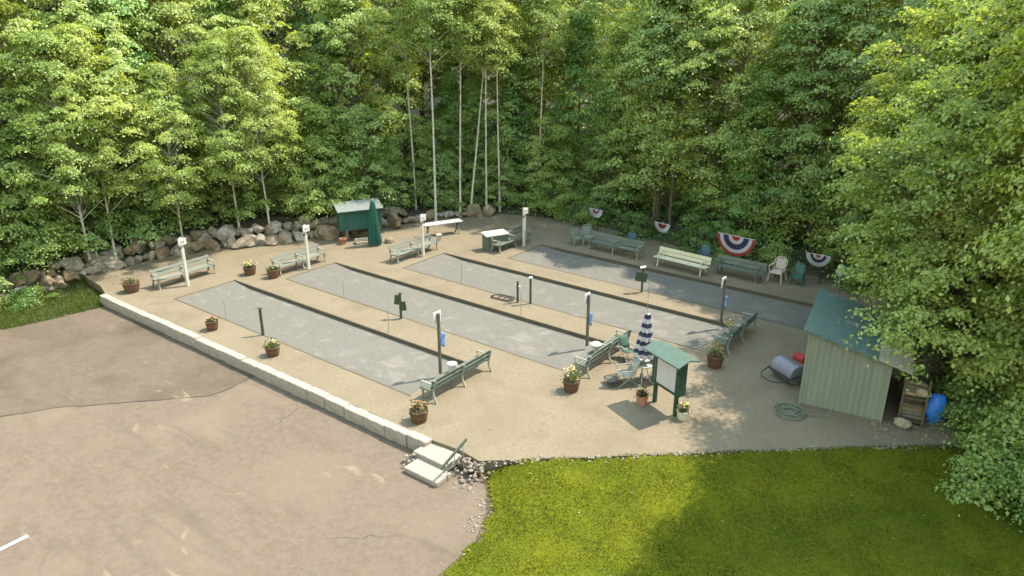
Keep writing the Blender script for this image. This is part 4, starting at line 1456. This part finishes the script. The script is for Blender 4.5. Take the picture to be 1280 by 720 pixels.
B, Bk = M['birch_bark'], M['bark']
for i in range(3):
    proto(f'birch{i}', B, M['lf_birch'], seed=10 + i, H=11.5, hb=3.6, rmax=2.9, kind='birch', K=230, per=170, leaf=.098, trunk_r=.065, lean=((-.02, .03, .0)[i], .01), clump=.46)
for i in range(2):
    proto(f'slim{i}', B, M['lf_birch'], seed=20 + i, H=17.5, hb=10.2, rmax=2.1, kind='birch', K=130, per=140, leaf=.11, trunk_r=.075, clump=.56)
for i in range(4):
    proto(f'maple{i}', Bk, M['lf_maple'], seed=30 + i, H=14, hb=2.2, rmax=3.4, kind='maple', K=270, per=130, leaf=.142, trunk_r=.16, clump=.56)
for i in range(4):
    proto(f'oak{i}', Bk, M['lf_oak'], seed=40 + i, H=19, hb=6, rmax=3.9, kind='oak', K=270, per=135, leaf=.165, trunk_r=.22, clump=.66)
for i in range(3):
    proto(f'hemlock{i}', Bk, M['lf_hemlock'], seed=50 + i, H=13, hb=.8, rmax=3.0, kind='hemlock', K=190, per=140, leaf=.125, trunk_r=.15, clump=.62)
for i in range(4):
    proto(f'sapling{i}', Bk, M['lf_birch' if i % 2 else 'lf_maple'], seed=60 + i, H=6.0, hb=.5, rmax=2.1, kind='sapling', K=120, per=140, leaf=.105, trunk_r=.045, clump=.44)
for i in range(3):
    proto(f'bush{i}', Bk, M['lf_bush'], seed=70 + i, H=1.5, hb=.15, rmax=1.1, kind='bush', K=46, per=150, leaf=.092, trunk_r=.03, clump=.42, stems=3)
proto('slimdark', Bk, M['lf_maple'], seed=23, H=15, hb=7.5, rmax=2.3, kind='birch', K=130, per=120, leaf=.135, trunk_r=.1, clump=.58)
proto('big3', Bk, M['lf_near'], seed=88, H=7.5, hb=1.9, rmax=3.3, kind='maple', K=330, per=165, leaf=.128, trunk_r=.13, clump=.5)
proto('big0', Bk, M['lf_near'], seed=81, H=13.5, hb=2.2, rmax=5.0, kind='maple', K=620, per=175, leaf=.132, trunk_r=.24, clump=.58)
proto('big1', Bk, M['lf_near'], seed=84, H=15, hb=2.4, rmax=5.2, kind='maple', K=760, per=175, leaf=.132, trunk_r=.28, clump=.6)
proto('big2', Bk, M['lf_near'], seed=86, H=17.5, hb=6, rmax=4.8, kind='maple', K=760, per=270, leaf=.145, trunk_r=.3, clump=.75)

rt = random.Random(21)
def plant(key, x, y, label, cat='tree', group=None, s=1.0, sz=None, z=None, rz=None, tilt=(0, 0), name=None, sink=0):
    tm, cm = PROTO[key]
    nm = name or {'bir': 'birch_tree', 'sli': 'birch_tree', 'map': 'maple_tree', 'oak': 'oak_tree', 'hem': 'hemlock_tree', 'sap': 'young_tree', 'bus': 'shrub', 'big': 'maple_tree'}[key[:3]]
    zz = (tz(x, y) if z is None else z) - sink
    e = empty(nm, (x, y, zz), rt.uniform(0, 6.28) if rz is None else rz, label, cat, group)
    e.rotation_euler[0], e.rotation_euler[1] = tilt
    e.scale = (s, s, sz or s)
    for pn, d in (('trunk' if key[:3] != 'bus' else 'stems', tm), ('crown' if key[:3] != 'bus' else 'foliage', cm)):
        o = bpy.data.objects.new(pn, d)
        COL.objects.link(o)
        o.parent = e
    return e

GB = 'pale stemmed birches at the wood edge'
plant('birch0', -36.9, 14.7, 'leftmost young birch with thin pale trunk above the boulder wall', group=GB, s=.98, rz=1)
plant('birch1', -36.9, 15.9, 'young birch with pale trunk, right of the leftmost pair above the boulders', group=GB, s=1.0, rz=2)
plant('birch2', -35.2, 21.9, 'bright birch whose pale trunk rises over the boulders between the two leftmost number posts', group=GB, s=.9, rz=3)
plant('birch1', -34.6, 23.4, 'bright yellow green birch above the second number post from the left', group=GB, s=.93, rz=4.4)
plant('birch0', -35.9, 19.0, 'bright birch over the leftmost number post', group=GB, s=.86, rz=5)
plant('slim0', -31.6, 31.9, 'slender birch with thin bare trunk right of the green cabinet', group=GB, s=.82, rz=.5)
plant('slim1', -29.7, 31.6, 'tallest straight pale birch trunk rising behind the white plank table', group=GB, s=1.02, rz=2.2)
plant('slim0', -29.2, 33.3, 'straight birch trunk just right of the tallest one behind the plank table', group=GB, s=.92, rz=3.1)
plant('slim1', -29.0, 34.0, 'birch leaning to the right behind the plank table', group=GB, s=.9, rz=1.2, tilt=(R(-3), R(8)))
plant('slim0', -28.4, 34.9, 'birch leaning right, right of the other leaning birch', group=GB, s=.88, rz=5.2, tilt=(R(-2), R(5)))
plant('slim1', -27.9, 35.6, 'upright birch rightmost in the cluster behind the plank table', group=GB, s=.9, rz=4)
plant('slim0', -26.8, 38.2, 'dull birch trunk standing behind the rightmost number post', group=GB, s=.95, rz=2.8)
plant('slimdark', -18.6, 38.3, 'thin grey trunked tree behind the fence above the second bunting', group=GB, s=.95, rz=1.8)
plant('slimdark', -17.7, 38.6, 'thin grey trunked tree behind the fence, right of its twin above the second bunting', group=GB, s=.98, rz=.3)

GF = 'trees standing in the front row of the woods'
front = [('sapling1', -37.9, 14.2, 'bright low sapling between the two leftmost birch trunks', .7), ('sapling3', -38.6, 16.6, 'leafy sapling just behind the second leftmost birch', .95),
         ('sapling2', -37.6, 20.4, 'leafy sapling behind the leftmost number post', .9), ('sapling0', -36.6, 22.6, 'leafy sapling behind the boulders left of the second number post', .9),
         ('sapling1', -35.9, 26.3, 'tall bright sapling above the second number post', 1.1), ('sapling3', -34.0, 28.9, 'leafy sapling just behind the right half of the green cabinet', .8),
         ('hemlock2', -30.9, 36.6, 'green hemlock close behind the leaning birches', .6), ('hemlock0', -28.6, 38.2, 'green hemlock between the birch cluster and the dull birch', .7),
         ('sapling0', -32.2, 33.2, 'leafy sapling left of the tallest birch trunk', .85), ('maple3', -40.2, 13.6, 'leafy maple at far left behind the pair of birches', .95),
         ('maple1', -39.2, 21.6, 'leafy maple behind the bright birch over the boulders', .95), ('sapling0', -38.2, 9.3, 'dense young tree hanging over the weeds at the far left edge', 1.15), ('sapling1', -38.0, 12.2, 'bright young tree at far left, above the first boulders', 1.1),
         ('sapling2', -38.4, 6.2, 'young tree at the left frame edge by the parking lot', 1.2),
         ('maple0', -39.6, 10.2, 'leafy tree filling the upper left edge of the photo', .9), ('maple1', -39.2, 17.4, 'leafy maple behind the leftmost birches', .9),
         ('sapling3', -37.5, 18.2, 'low bright sapling over the boulders behind the leftmost bench', .75), ('sapling0', -35.9, 24.6, 'low sapling over the boulders left of the green cabinet', .8),
         ('maple2', -37.2, 25.3, 'broad maple rising behind the birches left of the green cabinet', .95),
         ('sapling1', -34.0, 27.3, 'bright sapling directly behind the green cabinet', .95), ('maple3', -34.6, 30.0, 'dense maple behind and right of the green cabinet', .92),
         ('sapling2', -32.9, 30.7, 'leafy sapling right of the green cabinet roof', .62), ('hemlock0', -31.9, 35.6, 'layered green hemlock among the birch trunks', .62),
         ('hemlock1', -25.3, 40.3, 'dark layered hemlock behind the last number post', .9), ('hemlock2', -22.3, 40.4, 'dark hemlock with spreading low sprays behind the leftmost bunting', .85),
         ('maple0', -18.9, 39.4, 'tall maple behind the fence above the long green bench', 1.0), ('maple1', -14.6, 39.0, 'tall maple behind the fence above the cream bench', 1.0),
         ('hemlock0', -13.4, 39.0, 'green hemlock behind the fence above the large bunting', .72), ('maple2', -10.8, 38.6, 'leafy maple behind the fence above the pale pink chair', .9),
         ('hemlock1', -16.7, 40.6, 'hemlock in the shade behind the twin grey birches', .7), ('sapling3', -7.0, 36.6, 'leafy sapling at the right end of the fence', 1.15)]
for k, x, y, lb, s in front:
    plant(k, x, y, lb, group=GF, s=s)
plant('big0', -1.9, 30.9, 'broad maple overhanging the back of the shed roof', group='big maples beside the shed', s=1.0, rz=.6)
plant('big1', 1.2, 27.0, 'biggest maple on the right, its branches reaching over the shed', group='big maples beside the shed', s=1.0, rz=2.1)
plant('big3', -1.6, 26.9, 'smaller maple with low branches draped over the right end of the shed roof', group='big maples beside the shed', s=1.0, rz=3)
plant('big2', 2.9, 21.8, 'tall maple at the right edge whose crown shades the lawn', group='big maples beside the shed', s=1.0, rz=4)
plant('big2', 4.2, 27.0, 'tall maple out at the right whose crown darkens the gravel beside the shed', group='big maples beside the shed', s=1.0, rz=3.3)
plant('big2', -1.4, 36.0, 'tall maple behind the shed maples at upper right', group='big maples beside the shed', s=.95, rz=1)
plant('maple3', 1.9, 31.4, 'dense maple at the right edge of the photo behind the biggest maple', group='big maples beside the shed', s=.95)

GS = 'deep forest trees with mixed green crowns'
deep, keys = [], ['maple0', 'oak0', 'oak1', 'maple1', 'oak2', 'maple2', 'oak3', 'maple3', 'hemlock0', 'oak1', 'hemlock2']
placed = []
for row, (d0, sp) in enumerate(((4.2, 4.3), (8.0, 4.8), (12.5, 5.2), (18, 6.0), (25, 7.5))):
    for az in np.arange(84, 169, .6):
        for dist in np.arange(30, 95, .8):
            x, y = dist * math.cos(R(az)), dist * math.sin(R(az))
            d = float(edge_dist(np.array([x]), np.array([y]))[0][0])
            if abs(d - d0) < 1.2 and all((x - q[0]) ** 2 + (y - q[1]) ** 2 > sp ** 2 for q in placed):
                placed.append((x, y, row))
for x, y, row in placed:
    if any((x - q[1]) ** 2 + (y - q[2]) ** 2 < 2.2 for q in front):
        continue
    k = rt.choice(keys if row else ['maple0', 'maple1', 'maple2', 'oak0', 'hemlock1', 'maple3'])
    kind = {'map': 'maple', 'oak': 'oak', 'hem': 'hemlock'}[k[:3]]
    side = 'behind the boulder wall' if x < -30 else ('behind the birch cluster' if x < -22 else ('behind the bunting fence' if x < -5 else 'behind the shed'))
    sc = rt.uniform(.88, 1.15)
    plant(k, x + rt.uniform(-.8, .8), y + rt.uniform(-.8, .8), f'tall {kind} standing deep in the woods {side}, merging with its neighbours', group=f'{kind}s in the deep woods {side}', s=sc, sz=sc * rt.uniform(.95, 1.15))

und = []
for row, (d0, sp) in enumerate(((2.3, 2.2), (5.4, 3.2))):
    for az in np.arange(96, 168, .5):
        for dist in np.arange(30, 75, .6):
            x, y = dist * math.cos(R(az)), dist * math.sin(R(az))
            d, t = edge_dist(np.array([x]), np.array([y]))
            if t[0] > 13.3 or (t[0] > 11 and row == 0):
                continue
            if abs(d[0] - d0) < .9 and all((x - q[0]) ** 2 + (y - q[1]) ** 2 > sp ** 2 for q in und):
                und.append((x, y, row))
for x, y, row in und:
    side = 'over the boulder wall' if x < -30 else ('among the birch cluster' if x < -22 else 'behind the bunting fence')
    sc = rt.uniform(.75, 1.1) if row == 0 else rt.uniform(1.1, 1.5)
    k = rt.choice(['sapling0', 'sapling1', 'sapling2', 'sapling3', 'hemlock0' if row else 'sapling1'])
    if k == 'hemlock0':
        sc *= .45
    plant(k, x + rt.uniform(-.5, .5), y + rt.uniform(-.5, .5), f'leafy young understorey tree {side}, blending with its neighbours', group=f'understorey trees {side}', s=sc, name='young_tree')

GSH = 'shrubs along the edge of the woods'
for k, x, y, s, lb in (('bush0', -25.6, 37.6, 1.25, 'leafy green shrub behind the last number post'), ('bush1', -23.9, 37.4, 1.0, 'bright shrub at the left end of the fence'),
                       ('bush2', -22.0, 37.0, 1.0, 'shrub behind the leftmost bunting'), ('bush0', -18.7, 36.3, .9, 'shrub behind the fence at the middle of the long green bench'),
                       ('bush1', -14.6, 36.0, .95, 'shrub behind the fence and the cream bench'), ('bush2', -12.6, 35.9, 1.0, 'shrub behind the large bunting'),
                       ('bush1', -10.4, 35.5, .85, 'shrub behind the pale pink chair'), ('bush0', -6.5, 34.6, .9, 'shrub at the fence end beside the water jug'),
                       ('bush2', .5, 21.9, 1.3, 'rounded shrub at the right edge of the lawn, nearest the frame corner'), ('bush0', -.5, 23.1, .7, 'small shrub at the back right corner of the lawn'),
                       ('bush1', 1.2, 23.3, 1.6, 'large shrub beneath the right hand maple'), ('bush2', -.9, 25.0, 1.25, 'dark shrub behind the blue tub under the big maple'), ('bush0', -.7, 26.8, 1.5, 'tall shrub behind the lumber rack in deep shade'), ('bush1', 1.5, 20.7, 1.1, 'low shrub cut by the right edge of the photo'),
                       ('bush0', -30.6, 33.6, .8, 'shrub at the foot of the birches behind the plank table'), ('bush2', -32.7, 28.9, .6, 'small shrub right of the green cabinet'),
                       ('bush1', -37.2, 10.7, .9, 'low shrub over the boulders at far left'), ('bush0', -35.7, 9.3, .95, 'low dark shrub nearest the old paving at far left'), ('bush1', -35.9, 11.6, .8, 'low shrub on the verge before the first boulders'), ('bush2', -37.3, 8.2, 1.2, 'low leafy shrub beside the lot at the left frame edge')):
    plant(k, x, y, lb, 'shrub', GSH, s)

# ground cover under the trees
n = 90000
x, y = RNG.uniform(-45, 3, n), RNG.uniform(4, 48, n)
d, t = edge_dist(x, y)
pat = np.sin(x * .9 + np.sin(y * .7) * 2) + np.sin(y * 1.1 + x * .4) + RNG.normal(size=n) * .5
k = (d > .5) & (d < 9) & (((t > 9.6) & (t < 14) & (pat > -1.0)) | ((t <= 9.6) & (d > .9) & (pat > -.3)) | ((t >= 14) & (pat > .3)))
x, y = x[k], y[k]
C = np.stack([x, y, terrain_z(x, y) + RNG.uniform(.05, .55, len(x)) * (.5 + .5 * np.sin(x * 2) * np.sin(y * 2.2))], -1)
V = leaves(C, RNG.normal(size=(len(x), 3)) * .5 + (0, 0, 1), RNG.uniform(.1, .22, len(x)), RNG.uniform(.06, .13, len(x)), RNG)
gc = quads('ground_cover', V, 4, M['lf_bush'])
tag(gc, 'low leafy undergrowth carpeting the forest floor behind the fence and boulders', 'undergrowth', kind='stuff')

n = 5200
x, y = RNG.uniform(-37, 0, n), RNG.uniform(13.8, 36, n)
d, t = edge_dist(x, y)
k = inside(TER, x, y) & (RNG.uniform(0, 1, n) < np.exp(d / 1.9) * 1.3 + .03)
for (x0, x1), (y0, y1) in zip(CX, CY):
    k &= ~((x > x0) & (x < x1) & (y > y0) & (y < y1))
x, y = x[k], y[k]
C = np.stack([x, y, np.full(len(x), .018)], -1)
V = leaves(C, RNG.normal(size=(len(x), 3)) * .25 + (0, 0, 1), RNG.uniform(.04, .1, len(x)), RNG.uniform(.03, .06, len(x)), RNG)
ll = quads('leaf_litter', V, 4, [mat('dry_leaf', (.1, .07, .04), (.2, .16, .1), 3, .9), M['lf_bush']], None, (RNG.uniform(0, 1, len(x)) < .25).astype(int))
tag(ll, 'fallen leaves and twigs littering the shaded margins of the terrace', 'leaf litter', kind='stuff')

# ------------------------------------------------------------------ camera and light
cam = bpy.data.cameras.new('camera')
cam.sensor_width = 36
cam.lens = F / 1280 * 36
cam.clip_end = 1000
co = bpy.data.objects.new('camera', cam)
COL.objects.link(co)
co.location = (0, 0, CAMZ)
cp, sp = math.cos(PITCH), math.sin(PITCH)
co.rotation_euler = Vector((math.sin(TH) * cp, math.cos(TH) * cp, -sp)).to_track_quat('-Z', 'Y').to_euler()
SC.camera = co

SUN_EL, SUN_AZ = R(57), R(57)      # azimuth counted from +x towards +y
sun = bpy.data.lights.new('sun', 'SUN')
sun.energy = 3.1
sun.angle = R(.55)
sun.color = (1, .89, .76)
so = bpy.data.objects.new('sun', sun)
COL.objects.link(so)
sd = Vector((math.cos(SUN_AZ) * math.cos(SUN_EL), math.sin(SUN_AZ) * math.cos(SUN_EL), math.sin(SUN_EL)))
so.rotation_euler = sd.to_track_quat('Z', 'Y').to_euler()
so.location = sd * 60
w = bpy.data.worlds.new('World')
SC.world = w
w.use_nodes = True
nt = w.node_tree
bg = nt.nodes['Background']
sky = nt.nodes.new('ShaderNodeTexSky')
sky.sky_type = 'NISHITA'
sky.sun_disc = False
sky.air_density = 3.0
sky.dust_density = 1.0
sky.ozone_density = 0.0
sky.sun_elevation = SUN_EL
sky.sun_rotation = math.pi / 2 - SUN_AZ
nt.links.new(sky.outputs[0], bg.inputs['Color'])
bg.inputs['Strength'].default_value = .15
vs = SC.view_settings
vs.view_transform = 'Standard'
vs.look = 'None'
vs.exposure = 2.02
vs.gamma = 1
vs.use_curve_mapping = False
cy = SC.cycles
cy.max_bounces = 8
cy.diffuse_bounces = 4
cy.transmission_bounces = 6
cy.glossy_bounces = 2
cy.use_denoising = True
